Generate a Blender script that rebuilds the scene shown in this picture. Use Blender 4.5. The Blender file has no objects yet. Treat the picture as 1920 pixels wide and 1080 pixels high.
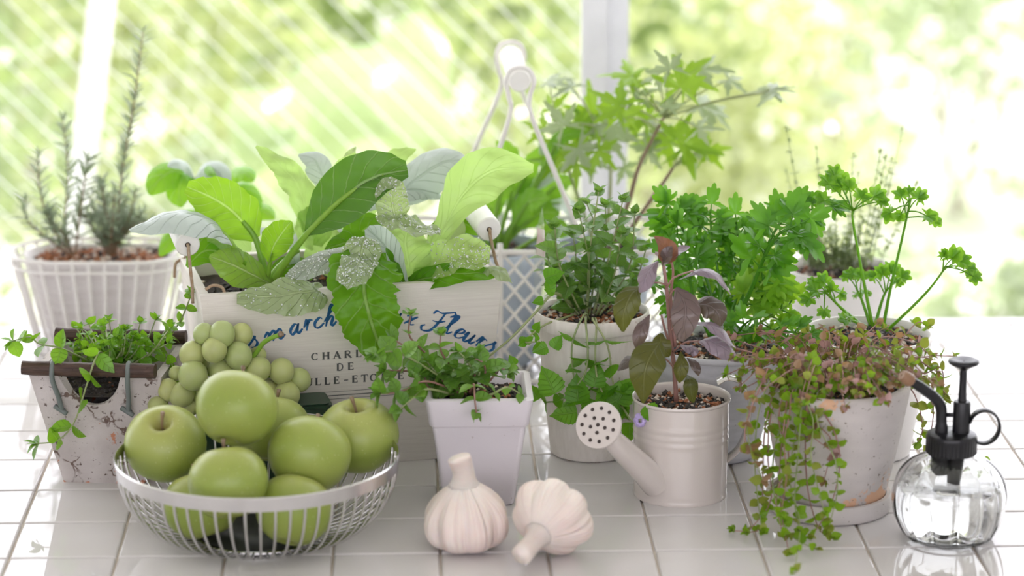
import bpy, bmesh, math, random
from mathutils import Vector, Matrix, noise

# ------------------------------------------------------------------ camera
# table top is z = 0, +y runs away from the camera, +x to the right (metres)
F_PX = 5333.3333
PITCH = math.radians(14.35)
CAM = Vector((0.0, -2.85, 0.8965))
scene = bpy.context.scene
col = scene.collection
cd = bpy.data.cameras.new('camera')
cd.sensor_width = 36.0
cd.lens = 100.0
cd.clip_end = 200
cd.dof.use_dof = True
cd.dof.focus_distance = 2.83
cd.dof.aperture_fstop = 3.2
cam = bpy.data.objects.new('camera', cd)
col.objects.link(cam)
cam.location = CAM
cam.rotation_euler = (math.pi / 2 - PITCH, 0, 0)
scene.camera = cam

# ------------------------------------------------------------------ world, sun, exposure
world = bpy.data.worlds.new('World')
scene.world = world
world.use_nodes = True
bg = world.node_tree.nodes['Background']
bg.inputs[0].default_value = (0.985, 0.95, 1.035, 1)
bg.inputs[1].default_value = 3.7
sd = bpy.data.lights.new('sun', 'SUN')
sd.energy = 6.0
sd.angle = math.radians(1.5)
sd.color = (1.0, 0.95, 0.90)
sun = bpy.data.objects.new('sun', sd)
col.objects.link(sun)
sun.location = (2, 6, 6)
sun.rotation_euler = Vector((-0.50, -0.26, -0.82)).to_track_quat('-Z', 'Y').to_euler()
vs = scene.view_settings
vs.view_transform = 'Standard'
vs.look = 'None'
vs.gamma = 1.0
vs.use_curve_mapping = False
vs.exposure = 0.08

# ------------------------------------------------------------------ measuring helpers
FWD = Vector((0, math.cos(PITCH), -math.sin(PITCH)))
UPV = Vector((0, math.sin(PITCH), math.cos(PITCH)))
RGT = Vector((1, 0, 0))
Z = Vector((0, 0, 1))


def ray(u, v):
    return RGT * ((u - 960) / F_PX) + FWD - UPV * ((v - 540) / F_PX)


def P(u, v, y):
    d = ray(u, v)
    return CAM + d * ((y - CAM.y) / d.y)


def G(u, v, z=0.0):
    d = ray(u, v)
    return CAM + d * ((z - CAM.z) / d.z)


def px(p):
    """pixels per metre at a point"""
    return F_PX / (p - CAM).dot(FWD)


def vproj(p):
    q = p - CAM
    return 540 - F_PX * q.dot(UPV) / q.dot(FWD)


def zat(p, v):
    """height above the table of the point over p that stands at image row v"""
    d = ray(960, v)
    t = (p.y - CAM.y) / d.y
    return CAM.z + d.z * t


# ------------------------------------------------------------------ object helpers
def tag(o, label=None, cat=None, group=None, kind=None):
    if label: o['label'] = label
    if cat: o['category'] = cat
    if group: o['group'] = group
    if kind: o['kind'] = kind
    return o


def thing(name, label, cat, loc, group=None):
    o = bpy.data.objects.new(name, None)
    o.empty_display_size = 0.03
    col.objects.link(o)
    o.location = loc
    return tag(o, label, cat, group)


class MB:
    def __init__(self):
        self.v = []; self.f = []; self.m = []; self.uv = []

    def add(self, verts, faces, mi=0, uvs=None):
        b = len(self.v)
        self.v += [Vector(x) for x in verts]
        self.uv += list(uvs) if uvs else [(0.0, 0.0)] * len(verts)
        for f in faces:
            self.f.append([i + b for i in f]); self.m.append(mi)
        return self

    def build(self, name, mats, parent=None, smooth=True, loc=None, kind=None, auto=None):
        org = Vector(loc) if loc is not None else (root_loc(parent) if parent is not None else Vector())
        me = bpy.data.meshes.new(name)
        me.from_pydata([x - org for x in self.v], [], self.f)
        if not isinstance(mats, (list, tuple)): mats = [mats]
        for m in mats: me.materials.append(m)
        if len(mats) > 1: me.polygons.foreach_set('material_index', self.m)
        ul = me.uv_layers.new(name='UVMap')
        vi = [0] * len(me.loops); me.loops.foreach_get('vertex_index', vi)
        flat = []
        for i in vi: flat += self.uv[i]
        ul.data.foreach_set('uv', flat)
        if smooth:
            me.polygons.foreach_set('use_smooth', [True] * len(me.polygons))
            if auto: me.set_sharp_from_angle(angle=math.radians(auto))
        me.update()
        o = bpy.data.objects.new(name, me)
        col.objects.link(o)
        if parent is not None:
            o.parent = parent
            o.location = (0, 0, 0) if loc is None else org - root_loc(parent)
        else:
            o.location = org
        if kind: o['kind'] = kind
        return o


def root_loc(o):
    p = Vector()
    while o is not None:
        p += o.location
        o = o.parent
    return p


def tube(pts, rad, n=8, cap=True):
    pts = [Vector(p) for p in pts]
    if not isinstance(rad, (list, tuple)): rad = [rad] * len(pts)
    vs_, fs = [], []
    k = len(pts)
    t0 = (pts[1] - pts[0]).normalized()
    ref = Z if abs(t0.z) < 0.9 else Vector((1, 0, 0))
    nrm = (ref - t0 * ref.dot(t0)).normalized()
    uv = []
    for i in range(k):
        if i == 0: t = pts[1] - pts[0]
        elif i == k - 1: t = pts[-1] - pts[-2]
        else: t = pts[i + 1] - pts[i - 1]
        t.normalize()
        nrm = (nrm - t * nrm.dot(t))
        if nrm.length < 1e-6: nrm = t.orthogonal()
        nrm.normalize()
        b = t.cross(nrm)
        for j in range(n):
            a = 2 * math.pi * j / n
            vs_.append(pts[i] + (nrm * math.cos(a) + b * math.sin(a)) * rad[i])
            uv.append((i / (k - 1), j / n))
    for i in range(k - 1):
        for j in range(n):
            a = i * n + j; b_ = i * n + (j + 1) % n
            fs.append([a, b_, b_ + n, a + n])
    if cap:
        fs.append(list(range(n - 1, -1, -1)))
        fs.append([(k - 1) * n + j for j in range(n)])
    return vs_, fs, 0, uv


def lathe(prof, n, c, axis=None, fr=None, closed=False, cap0=False, cap1=False):
    """prof: list of (r, z) about an upright axis through c; fr(theta, i) scales the radius"""
    c = Vector(c)
    R = Matrix.Identity(3) if axis is None else Vector(axis).normalized().to_track_quat('Z', 'Y').to_matrix()
    v, f, uv = [], [], []
    for i, (r, z) in enumerate(prof):
        for j in range(n):
            a = 2 * math.pi * j / n
            q = r * (fr(a, i) if fr else 1.0)
            v.append(c + R @ Vector((q * math.cos(a), q * math.sin(a), z)))
            uv.append((j / n, i / max(1, len(prof) - 1)))
    k = len(prof)
    for i in range(k if closed else k - 1):
        for j in range(n):
            a = i * n + j; b = i * n + (j + 1) % n
            a2 = ((i + 1) % k) * n + j; b2 = ((i + 1) % k) * n + (j + 1) % n
            f.append([a, b, b2, a2])
    if cap0: f.append(list(range(n - 1, -1, -1)))
    if cap1: f.append([(k - 1) * n + j for j in range(n)])
    return v, f, 0, uv


def rrect(cx, cy, z, hx, hy, r, ca=1.0, sa=0.0, k=4):
    out = []
    for qx, qy, a0 in ((1, 1, 0), (-1, 1, 90), (-1, -1, 180), (1, -1, 270)):
        for i in range(k + 1):
            a = math.radians(a0 + 90 * i / k)
            x = qx * (hx - r) + r * math.cos(a); y = qy * (hy - r) + r * math.sin(a)
            out.append(Vector((cx + ca * x - sa * y, cy + sa * x + ca * y, z)))
    return out


def loft(rings, cap0=False, cap1=False, closed=False):
    n = len(rings[0]); v = [p for r in rings for p in r]; f = []
    k = len(rings)
    for i in range(k if closed else k - 1):
        for j in range(n):
            a = i * n + j; b = i * n + (j + 1) % n
            a2 = ((i + 1) % k) * n + j; b2 = ((i + 1) % k) * n + (j + 1) % n
            f.append([a, b, b2, a2])
    if cap0: f.append(list(range(n - 1, -1, -1)))
    if cap1: f.append([(k - 1) * n + j for j in range(n)])
    return v, f


def box8(p):
    """p: 8 corners, bottom ring then top ring (both counter-clockwise from above)"""
    return p, [[3, 2, 1, 0], [4, 5, 6, 7], [0, 1, 5, 4], [1, 2, 6, 5], [2, 3, 7, 6], [3, 0, 4, 7]]


def box(cx, cy, cz, sx, sy, sz, ca=1.0, sa=0.0):
    p = []
    for dz in (-.5, .5):
        for dx, dy in ((-.5, -.5), (.5, -.5), (.5, .5), (-.5, .5)):
            x, y = dx * sx, dy * sy
            p.append(Vector((cx + ca * x - sa * y, cy + sa * x + ca * y, cz + dz * sz)))
    return box8(p)


def bevel_box_mesh(name, sx, sy, sz, r, seg=2):
    bm = bmesh.new()
    bmesh.ops.create_cube(bm, size=1.0)
    bmesh.ops.scale(bm, vec=(sx, sy, sz), verts=bm.verts)
    bmesh.ops.bevel(bm, geom=bm.edges[:], offset=r, segments=seg, profile=0.5, affect='EDGES')
    me = bpy.data.meshes.new(name); bm.to_mesh(me); bm.free()
    big = max(q.area for q in me.polygons) * .02
    me.polygons.foreach_set('use_smooth', [q.area < big for q in me.polygons])
    return me


def spline(pts, n):
    pts = [Vector(p) for p in pts]
    if len(pts) == 2: pts = [pts[0], (pts[0] + pts[1]) / 2, pts[1]]
    q = [pts[0] * 2 - pts[1]] + pts + [pts[-1] * 2 - pts[-2]]
    out = []
    m = len(pts) - 1
    for i in range(n + 1):
        x = min(i / n * m, m - 1e-9); k = int(x); t = x - k
        a, b, c, d = q[k], q[k + 1], q[k + 2], q[k + 3]
        out.append(0.5 * ((2 * b) + (c - a) * t + (2 * a - 5 * b + 4 * c - d) * t * t + (3 * b - a - 3 * c + d) * t ** 3))
    return out


def lerpl(tab, t):
    x = t * (len(tab) - 1); k = min(int(x), len(tab) - 2); w = x - k
    w = w * w * (3 - 2 * w) * 0.4 + w * 0.6
    return tab[k] * (1 - w) + tab[k + 1] * w


# ------------------------------------------------------------------ materials
MATS = {}


def nodes_of(name):
    m = bpy.data.materials.new(name); m.use_nodes = True
    nt = m.node_tree
    return m, nt, nt.nodes['Principled BSDF'], nt.nodes['Material Output']


def N(nt, kind, **kw):
    n = nt.nodes.new(kind)
    for k, v in kw.items():
        if k.startswith('i_'): n.inputs[int(k[2:])].default_value = v
        else: setattr(n, k, v)
    return n


def ramp(nt, stops):
    r = nt.nodes.new('ShaderNodeValToRGB')
    e = r.color_ramp.elements
    while len(e) < len(stops): e.new(0.5)
    for i, (p, c) in enumerate(stops):
        e[i].position = p
        e[i].color = (*c, 1) if len(c) == 3 else c
    return r


def rgb(h):
    out = []
    for i in (0, 2, 4):
        c = int(h[i:i + 2], 16) / 255
        out.append(c / 12.92 if c <= 0.04045 else ((c + 0.055) / 1.055) ** 2.4)
    return tuple(out)


def plain(name, c, rough=0.5, metal=0.0, spec=0.5, c2=None, scale=30.0, bump=0.0, bscale=200.0, coat=0.0):
    """base colour with a soft procedural mottle and fine relief"""
    m, nt, b, o = nodes_of(name)
    b.inputs['Roughness'].default_value = rough
    b.inputs['Metallic'].default_value = metal
    b.inputs['Specular IOR Level'].default_value = spec
    b.inputs['Coat Weight'].default_value = coat
    b.inputs['Coat Roughness'].default_value = 0.08
    tc = N(nt, 'ShaderNodeTexCoord')
    no = N(nt, 'ShaderNodeTexNoise'); no.inputs['Scale'].default_value = scale; no.inputs['Detail'].default_value = 5
    nt.links.new(tc.outputs['Object'], no.inputs['Vector'])
    c2 = c2 or tuple(x * 0.93 for x in c)
    r = ramp(nt, [(0.35, c), (0.68, c2)])
    nt.links.new(no.outputs['Fac'], r.inputs[0])
    nt.links.new(r.outputs[0], b.inputs['Base Color'])
    if bump:
        n2 = N(nt, 'ShaderNodeTexNoise'); n2.inputs['Scale'].default_value = bscale; n2.inputs['Detail'].default_value = 4
        nt.links.new(tc.outputs['Object'], n2.inputs['Vector'])
        bp = N(nt, 'ShaderNodeBump'); bp.inputs['Strength'].default_value = bump; bp.inputs['Distance'].default_value = 0.002
        nt.links.new(n2.outputs['Fac'], bp.inputs['Height'])
        nt.links.new(bp.outputs[0], b.inputs['Normal'])
    MATS[name] = m
    return m


def worn(name, c, c2, chip, chip2, chip_amt=0.62, scale=22.0, rough=0.75, bump=0.35, fine=120.0, streak=None, speck=0.665, foot=0.0, crack=None):
    """painted / chalky surface with chips and speckles of the body colour showing through"""
    m, nt, b, o = nodes_of(name)
    b.inputs['Roughness'].default_value = rough
    b.inputs['Specular IOR Level'].default_value = 0.3
    tc = N(nt, 'ShaderNodeTexCoord')
    src = tc.outputs['Object']
    if streak:
        mp = N(nt, 'ShaderNodeMapping'); mp.inputs['Scale'].default_value = streak
        nt.links.new(src, mp.inputs[0]); src = mp.outputs[0]
    n1 = N(nt, 'ShaderNodeTexNoise'); n1.inputs['Scale'].default_value = scale * 0.7; n1.inputs['Detail'].default_value = 4
    n2 = N(nt, 'ShaderNodeTexNoise'); n2.inputs['Scale'].default_value = scale; n2.inputs['Detail'].default_value = 9; n2.inputs['Roughness'].default_value = 0.68
    n3 = N(nt, 'ShaderNodeTexNoise'); n3.inputs['Scale'].default_value = fine; n3.inputs['Detail'].default_value = 5; n3.inputs['Roughness'].default_value = 0.7
    nt.links.new(src, n1.inputs['Vector'])
    nt.links.new(tc.outputs['Object'], n2.inputs['Vector'])
    nt.links.new(tc.outputs['Object'], n3.inputs['Vector'])
    r1 = ramp(nt, [(0.35, c), (0.65, c2)])
    nt.links.new(n1.outputs['Fac'], r1.inputs[0])
    n2out = n2.outputs['Fac']
    if foot:
        sz = N(nt, 'ShaderNodeSeparateXYZ'); nt.links.new(tc.outputs['Object'], sz.inputs[0])
        fm = N(nt, 'ShaderNodeMapRange'); fm.inputs[1].default_value = 0.0; fm.inputs[2].default_value = foot; fm.inputs[3].default_value = 0.13; fm.inputs[4].default_value = 0.0
        nt.links.new(sz.outputs[2], fm.inputs[0])
        fa = N(nt, 'ShaderNodeMath', operation='ADD'); nt.links.new(n2.outputs['Fac'], fa.inputs[0]); nt.links.new(fm.outputs[0], fa.inputs[1]); n2out = fa.outputs[0]
    f2 = ramp(nt, [(chip_amt, (0, 0, 0)), (chip_amt + 0.025, (1, 1, 1))]); nt.links.new(n2out, f2.inputs[0])
    f3 = ramp(nt, [(speck, (0, 0, 0)), (speck + .025, (1, 1, 1))]); nt.links.new(n3.outputs['Fac'], f3.inputs[0])
    m1 = N(nt, 'ShaderNodeMix', data_type='RGBA'); m2 = N(nt, 'ShaderNodeMix', data_type='RGBA')
    nt.links.new(f2.outputs[0], m1.inputs[0]); nt.links.new(r1.outputs[0], m1.inputs[6]); m1.inputs[7].default_value = (*chip, 1)
    nt.links.new(f3.outputs[0], m2.inputs[0]); nt.links.new(m1.outputs[2], m2.inputs[6]); m2.inputs[7].default_value = (*chip2, 1)
    outc = m2.outputs[2]
    if crack:
        dn = N(nt, 'ShaderNodeTexNoise'); dn.inputs['Scale'].default_value = 60; dn.inputs['Detail'].default_value = 4; nt.links.new(tc.outputs['Object'], dn.inputs['Vector'])
        mv = N(nt, 'ShaderNodeVectorMath', operation='MULTIPLY_ADD'); mv.inputs[1].default_value = (.035, .035, .035)
        nt.links.new(dn.outputs['Color'], mv.inputs[0]); nt.links.new(tc.outputs['Object'], mv.inputs[2])
        vd = N(nt, 'ShaderNodeTexVoronoi', feature='DISTANCE_TO_EDGE'); vd.inputs['Scale'].default_value = 19; nt.links.new(mv.outputs[0], vd.inputs['Vector'])
        cm_ = ramp(nt, [(0.010, (1, 1, 1)), (0.030, (0, 0, 0))]); nt.links.new(vd.outputs['Distance'], cm_.inputs[0])
        gm_ = ramp(nt, [(0.50, (0, 0, 0)), (0.56, (1, 1, 1))]); nt.links.new(n1.outputs['Fac'], gm_.inputs[0])
        mm_ = N(nt, 'ShaderNodeMath', operation='MULTIPLY'); nt.links.new(cm_.outputs[0], mm_.inputs[0]); nt.links.new(gm_.outputs[0], mm_.inputs[1])
        m4 = N(nt, 'ShaderNodeMix', data_type='RGBA'); nt.links.new(mm_.outputs[0], m4.inputs[0]); nt.links.new(outc, m4.inputs[6]); m4.inputs[7].default_value = (*crack, 1)
        outc = m4.outputs[2]
    nt.links.new(outc, b.inputs['Base Color'])
    bp = N(nt, 'ShaderNodeBump'); bp.inputs['Strength'].default_value = bump; bp.inputs['Distance'].default_value = 0.0015
    nt.links.new(n3.outputs['Fac'], bp.inputs['Height']); nt.links.new(bp.outputs[0], b.inputs['Normal'])
    MATS[name] = m
    return m


GREENS = {'choy_top', 'choy_dark', 'choy_under', 'lettuce_green', 'stalk_green', 'marjoram', 'oregano', 'mint_bright', 'parsley', 'parsley_light', 'chervil', 'geranium', 'strap_green', 'basil_green', 'creeper_green', 'creeper_olive', 'basil_olive', 'catmint'}


def leafmat(name, c, c2, trans, rough=0.34, tr=0.42, vein=0.0, nv=7.0, veinc=None, spec=0.55, slant=0.9, edge=None, fuzz=0.0):
    """leaf: c..c2 vary from leaf to leaf, trans is the light coming through the blade"""
    # greens keep little red and blue; pale, grey, purple and rusty leaves keep theirs
    if name in GREENS:
        c = (c[0] * .50, c[1] * .76, c[2] * .16); c2 = (c2[0] * .74, c2[1] * .97, c2[2] * .32)
        if name in ('choy_dark', 'choy_under', 'lettuce_green', 'mint_bright', 'creeper_green', 'creeper_olive'): spec = .32
        trans = (trans[0] * .88, trans[1], trans[2] * .45)
    else:
        c = tuple(x * .70 for x in c); c2 = tuple(x * .92 for x in c2)
        spec = max(spec, 0.8)
    m, nt, b, o = nodes_of(name)
    b.inputs['Roughness'].default_value = rough
    b.inputs['Specular IOR Level'].default_value = spec
    if fuzz:
        b.inputs['Sheen Weight'].default_value = fuzz
        b.inputs['Sheen Roughness'].default_value = 0.5
    tc = N(nt, 'ShaderNodeTexCoord'); oi = N(nt, 'ShaderNodeObjectInfo')
    no = N(nt, 'ShaderNodeTexNoise'); no.inputs['Scale'].default_value = 45; no.inputs['Detail'].default_value = 3
    nt.links.new(tc.outputs['Object'], no.inputs['Vector'])
    ad = N(nt, 'ShaderNodeMath', operation='MULTIPLY_ADD'); ad.inputs[1].default_value = 0.55; ad.inputs[2].default_value = -0.05
    nt.links.new(no.outputs['Fac'], ad.inputs[0])
    a2 = N(nt, 'ShaderNodeMath', operation='MULTIPLY_ADD'); a2.inputs[1].default_value = 0.75
    nt.links.new(oi.outputs['Random'], a2.inputs[0]); nt.links.new(ad.outputs[0], a2.inputs[2]); a2.use_clamp = True
    mx = N(nt, 'ShaderNodeMix', data_type='RGBA')
    mx.inputs[6].default_value = (*c, 1); mx.inputs[7].default_value = (*c2, 1)
    nt.links.new(a2.outputs[0], mx.inputs[0])
    colr = mx.outputs[2]
    vf = None
    if vein:
        uv = N(nt, 'ShaderNodeUVMap'); sp = N(nt, 'ShaderNodeSeparateXYZ'); nt.links.new(uv.outputs[0], sp.inputs[0])
        s = N(nt, 'ShaderNodeMath', operation='ABSOLUTE'); nt.links.new(sp.outputs[1], s.inputs[0])
        mid = ramp(nt, [(0.035, (1, 1, 1)), (0.075, (0, 0, 0))]); nt.links.new(s.outputs[0], mid.inputs[0])
        k1 = N(nt, 'ShaderNodeMath', operation='MULTIPLY'); k1.inputs[1].default_value = nv; nt.links.new(sp.outputs[0], k1.inputs[0])
        pw = N(nt, 'ShaderNodeMath', operation='POWER'); pw.inputs[1].default_value = 0.8; nt.links.new(s.outputs[0], pw.inputs[0])
        k2 = N(nt, 'ShaderNodeMath', operation='MULTIPLY_ADD'); k2.inputs[1].default_value = -slant * nv * 0.28; nt.links.new(pw.outputs[0], k2.inputs[0]); nt.links.new(k1.outputs[0], k2.inputs[2])
        k3 = N(nt, 'ShaderNodeMath', operation='MULTIPLY_ADD'); k3.inputs[1].default_value = 0.55; nt.links.new(no.outputs['Fac'], k3.inputs[0]); nt.links.new(k2.outputs[0], k3.inputs[2])
        fr = N(nt, 'ShaderNodeMath', operation='FRACT'); nt.links.new(k3.outputs[0], fr.inputs[0])
        sd_ = ramp(nt, [(0.0, (.75, .75, .75)), (0.05, (.6, .6, .6)), (0.12, (0, 0, 0))]); nt.links.new(fr.outputs[0], sd_.inputs[0])
        mm = N(nt, 'ShaderNodeMath', operation='MAXIMUM'); nt.links.new(mid.outputs[0], mm.inputs[0]); nt.links.new(sd_.outputs[0], mm.inputs[1])
        vs_ = N(nt, 'ShaderNodeMath', operation='MULTIPLY'); vs_.inputs[1].default_value = vein; nt.links.new(mm.outputs[0], vs_.inputs[0])
        vf = vs_.outputs[0]
        m2 = N(nt, 'ShaderNodeMix', data_type='RGBA'); nt.links.new(vf, m2.inputs[0]); nt.links.new(colr, m2.inputs[6])
        m2.inputs[7].default_value = (*(veinc or (0.62, 0.72, 0.38)), 1)
        colr = m2.outputs[2]
        bp = N(nt, 'ShaderNodeBump'); bp.inputs['Strength'].default_value = 0.8; bp.inputs['Distance'].default_value = 0.002
        bp.invert = True
        nt.links.new(mm.outputs[0], bp.inputs['Height']); nt.links.new(bp.outputs[0], b.inputs['Normal'])
    nt.links.new(colr, b.inputs['Base Color'])
    t = N(nt, 'ShaderNodeBsdfTranslucent')
    tm = N(nt, 'ShaderNodeMix', data_type='RGBA'); tm.inputs[0].default_value = 0.8
    nt.links.new(colr, tm.inputs[6]); tm.inputs[7].default_value = (*trans, 1)
    nt.links.new(tm.outputs[2], t.inputs[0])
    ms = N(nt, 'ShaderNodeMixShader'); ms.inputs[0].default_value = tr
    nt.links.new(b.outputs[0], ms.inputs[1]); nt.links.new(t.outputs[0], ms.inputs[2])
    nt.links.new(ms.outputs[0], o.inputs[0])
    MATS[name] = m
    return m


def glassy(name, c=(1, 1, 1), ior=1.45, rough=0.0):
    m, nt, b, o = nodes_of(name)
    b.inputs['Base Color'].default_value = (*c, 1)
    b.inputs['Transmission Weight'].default_value = 1.0
    b.inputs['IOR'].default_value = ior
    b.inputs['Roughness'].default_value = rough
    MATS[name] = m
    return m


def pane_mat(name):
    m, nt, b, o = nodes_of(name)
    nt.nodes.remove(b)
    t = N(nt, 'ShaderNodeBsdfTransparent'); t.inputs[0].default_value = (0.97, 0.985, 0.975, 1)
    g = N(nt, 'ShaderNodeBsdfGlossy'); g.inputs['Roughness'].default_value = 0.02
    lw = N(nt, 'ShaderNodeLayerWeight'); lw.inputs[0].default_value = 0.5
    pw5 = N(nt, 'ShaderNodeMath', operation='POWER'); pw5.inputs[1].default_value = 5.0; nt.links.new(lw.outputs['Facing'], pw5.inputs[0])
    fr = N(nt, 'ShaderNodeMath', operation='MULTIPLY_ADD'); fr.inputs[1].default_value = 0.8; fr.inputs[2].default_value = 0.04; nt.links.new(pw5.outputs[0], fr.inputs[0])
    ms = N(nt, 'ShaderNodeMixShader')
    nt.links.new(fr.outputs[0], ms.inputs[0]); nt.links.new(t.outputs[0], ms.inputs[1]); nt.links.new(g.outputs[0], ms.inputs[2])
    nt.links.new(ms.outputs[0], o.inputs[0])
    MATS[name] = m
    return m


plain('tile', (0.70, 0.675, 0.67), 0.035, spec=0.45, c2=(0.665, 0.64, 0.62), scale=9)
plain('grout', (0.70, 0.64, 0.56), 0.85, c2=(0.58, 0.50, 0.41), scale=18, bump=0.3, bscale=300)
plain('white_paint', (0.80, 0.80, 0.82), 0.4, bump=0.03)
plain('window_paint', (0.84, 0.85, 0.88), 0.35)
plain('plaster', (0.82, 0.82, 0.81), 0.8, bump=0.1, bscale=60)
plain('floor_wood', (0.56, 0.50, 0.45), 0.35, c2=(0.48, 0.42, 0.37), scale=6)
worn('crate_wood', (0.71, 0.675, 0.61), (0.65, 0.61, 0.55), (0.40, 0.33, 0.25), (0.62, 0.56, 0.46), 0.735, 20, 0.6, 0.15, 140, streak=(2.0, 2.0, 60.0))
plain('ink_blue', (0.004, 0.082, 0.23), 0.5, c2=(0.008, 0.11, 0.29), scale=60)
plain('ink_grey', (0.055, 0.060, 0.058), 0.6, c2=(0.11, 0.115, 0.11), scale=90)
plain('grip_wood', (0.84, 0.83, 0.80), 0.55, c2=(0.78, 0.76, 0.71), scale=40, bump=0.1)
plain('twine_rust', (0.33, 0.22, 0.13), 0.7, c2=(0.42, 0.33, 0.23), scale=200, bump=0.4, bscale=900)
plain('soil_dark', (0.020, 0.014, 0.010), 0.95, c2=(0.045, 0.03, 0.02), scale=80, bump=0.8, bscale=300)
plain('chip_black', (0.022, 0.018, 0.018), 0.7, c2=(0.05, 0.04, 0.035), scale=150)
plain('chip_rust', (0.42, 0.17, 0.08), 0.85, c2=(0.30, 0.11, 0.05), scale=150)
plain('chip_pale', (0.66, 0.55, 0.45), 0.85, c2=(0.72, 0.66, 0.60), scale=150)
plain('steel', (0.70, 0.69, 0.69), 0.22, metal=1.0, c2=(0.62, 0.61, 0.61))
plain('white_wire', (0.82, 0.80, 0.77), 0.35, c2=(0.77, 0.74, 0.70), scale=80)
plain('black_plastic', (0.006, 0.006, 0.008), 0.28, c2=(0.009, 0.009, 0.011), spec=0.4)
plain('brass_tip', (0.24, 0.13, 0.07), 0.45, c2=(0.32, 0.20, 0.11))
plain('enamel_cream', (0.64, 0.585, 0.54), 0.12, c2=(0.62, 0.565, 0.52), scale=14, coat=0.8)
plain('hole_shade', (0.05, 0.035, 0.03), 0.7)  # shade inside small holes, given as a dark colour
plain('dish_green', (0.018, 0.055, 0.028), 0.3)
plain('dark_base', (0.02, 0.022, 0.018), 0.5)
worn('planter_clay', (0.60, 0.555, 0.53), (0.46, 0.415, 0.39), (0.50, 0.22, 0.13), (0.13, 0.095, 0.08), 0.615, 30, 0.9, 0.8, 150, speck=0.61, foot=.012, crack=(0.16, 0.11, 0.09))
worn('clay_pot', (0.62, 0.58, 0.55), (0.52, 0.485, 0.46), (0.68, 0.42, 0.27), (0.22, 0.18, 0.14), 0.61, 17, 0.85, 0.5, 160, streak=(1, 1, 2.2), speck=0.625, foot=.03)
worn('clay_saucer', (0.68, 0.64, 0.61), (0.57, 0.535, 0.51), (0.40, 0.33, 0.27), (0.22, 0.18, 0.14), 0.68, 17, 0.85, 0.4, 160, speck=0.65)
worn('pot_lavender', (0.745, 0.705, 0.735), (0.715, 0.67, 0.70), (0.50, 0.44, 0.44), (0.52, 0.46, 0.46), 0.76, 20, 0.38, 0.05, 130)
worn('pot_cream', (0.80, 0.755, 0.70), (0.71, 0.66, 0.60), (0.40, 0.25, 0.16), (0.50, 0.40, 0.31), 0.67, 26, 0.5, 0.15, 130, streak=(8, 8, 2), foot=.016)
worn('pot_zinc', (0.66, 0.665, 0.70), (0.56, 0.565, 0.60), (0.27, 0.24, 0.23), (0.30, 0.27, 0.25), 0.68, 30, 0.5, 0.3, 150, streak=(1, 1, 6))
worn('pot_white', (0.82, 0.80, 0.775), (0.76, 0.74, 0.715), (0.50, 0.45, 0.41), (0.55, 0.50, 0.45), 0.74, 16, 0.45, 0.1, 120)
worn('liner_paint', (0.72, 0.69, 0.67), (0.64, 0.60, 0.58), (0.25, 0.22, 0.21), (0.36, 0.33, 0.32), 0.72, 16, 0.5, 0.1, 60, streak=(1, 1, 14))
worn('twig_wood', (0.045, 0.027, 0.02), (0.095, 0.055, 0.04), (0.17, 0.11, 0.08), (0.03, 0.02, 0.015), 0.62, 25, 0.5, 0.6, 120, streak=(1, 30, 30))
plain('tie_grey', (0.15, 0.175, 0.165), 0.45)
plain('pale_blue', (0.55, 0.62, 0.70), 0.5, c2=(0.50, 0.57, 0.66))
plain('tag_print', (0.78, 0.50, 0.54), 0.35, c2=(0.80, 0.72, 0.70), scale=60)
glassy('glass', (0.985, 0.995, 0.99), 1.45)
glassy('water', (0.985, 0.995, 0.995), 1.33)
glassy('dew', (1, 1, 1), 1.33)
pane_mat('pane')

# ================================================================== THE SETTING
YAW = math.radians(2.086)
CY, SY = math.cos(YAW), math.sin(YAW)


def grid(i, j, z=0.0):
    X = -0.3755 + 0.1 * i; Y = 2.5083 + 0.1 * j
    return Vector((CY * X - SY * Y, SY * X + CY * Y + CAM.y, z))


I0, I1, J0, J1 = -4, 14, -6, 8
tb = thing('tiled_table', 'long table topped with glossy white square tiles and beige grout', 'table', grid((I0 + I1) / 2, (J0 + J1) / 2, -0.75))
c = grid((I0 + I1) / 2, (J0 + J1) / 2)
MB().add(*box(c.x, c.y, -0.0225, (I1 - I0) * .1, (J1 - J0) * .1, 0.039, CY, SY)).build('tabletop', MATS['grout'], tb, smooth=False)
tile_me = bevel_box_mesh('tile', 0.0978, 0.0978, 0.012, 0.0020, 3)
tile_me.materials.append(MATS['tile'])
rt = random.Random(5)
for i in range(I0, I1):
    for j in range(J0, J1):
        o = bpy.data.objects.new('tile', tile_me); col.objects.link(o); o.parent = tb
        p = grid(i + .5, j + .5, -0.006)
        o.location = p - tb.location
        o.rotation_euler = (rt.gauss(0, .0014), rt.gauss(0, .0014), YAW + rt.gauss(0, .001))
# edge strip along the back and the apron and legs underneath
e = grid((I0 + I1) / 2, J1 + .13)
MB().add(*box(e.x, e.y, -0.021, (I1 - I0) * .1, .024, 0.042, CY, SY)).build('edge_strip', MATS['white_paint'], tb, smooth=False)
for (gi, gj) in ((I0 + .4, J0 + .4), (I1 - .4, J0 + .4), (I0 + .4, J1 - .4), (I1 - .4, J1 - .4)):
    q = grid(gi, gj)
    MB().add(*box(q.x, q.y, -0.396, .06, .06, .708, CY, SY)).build('leg', MATS['white_paint'], tb, smooth=False)
MB().add(*box(c.x, c.y, -0.075, (I1 - I0) * .1 - .08, (J1 - J0) * .1 - .08, 0.066, CY, SY)).build('apron', MATS['white_paint'], tb, smooth=False)

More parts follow.
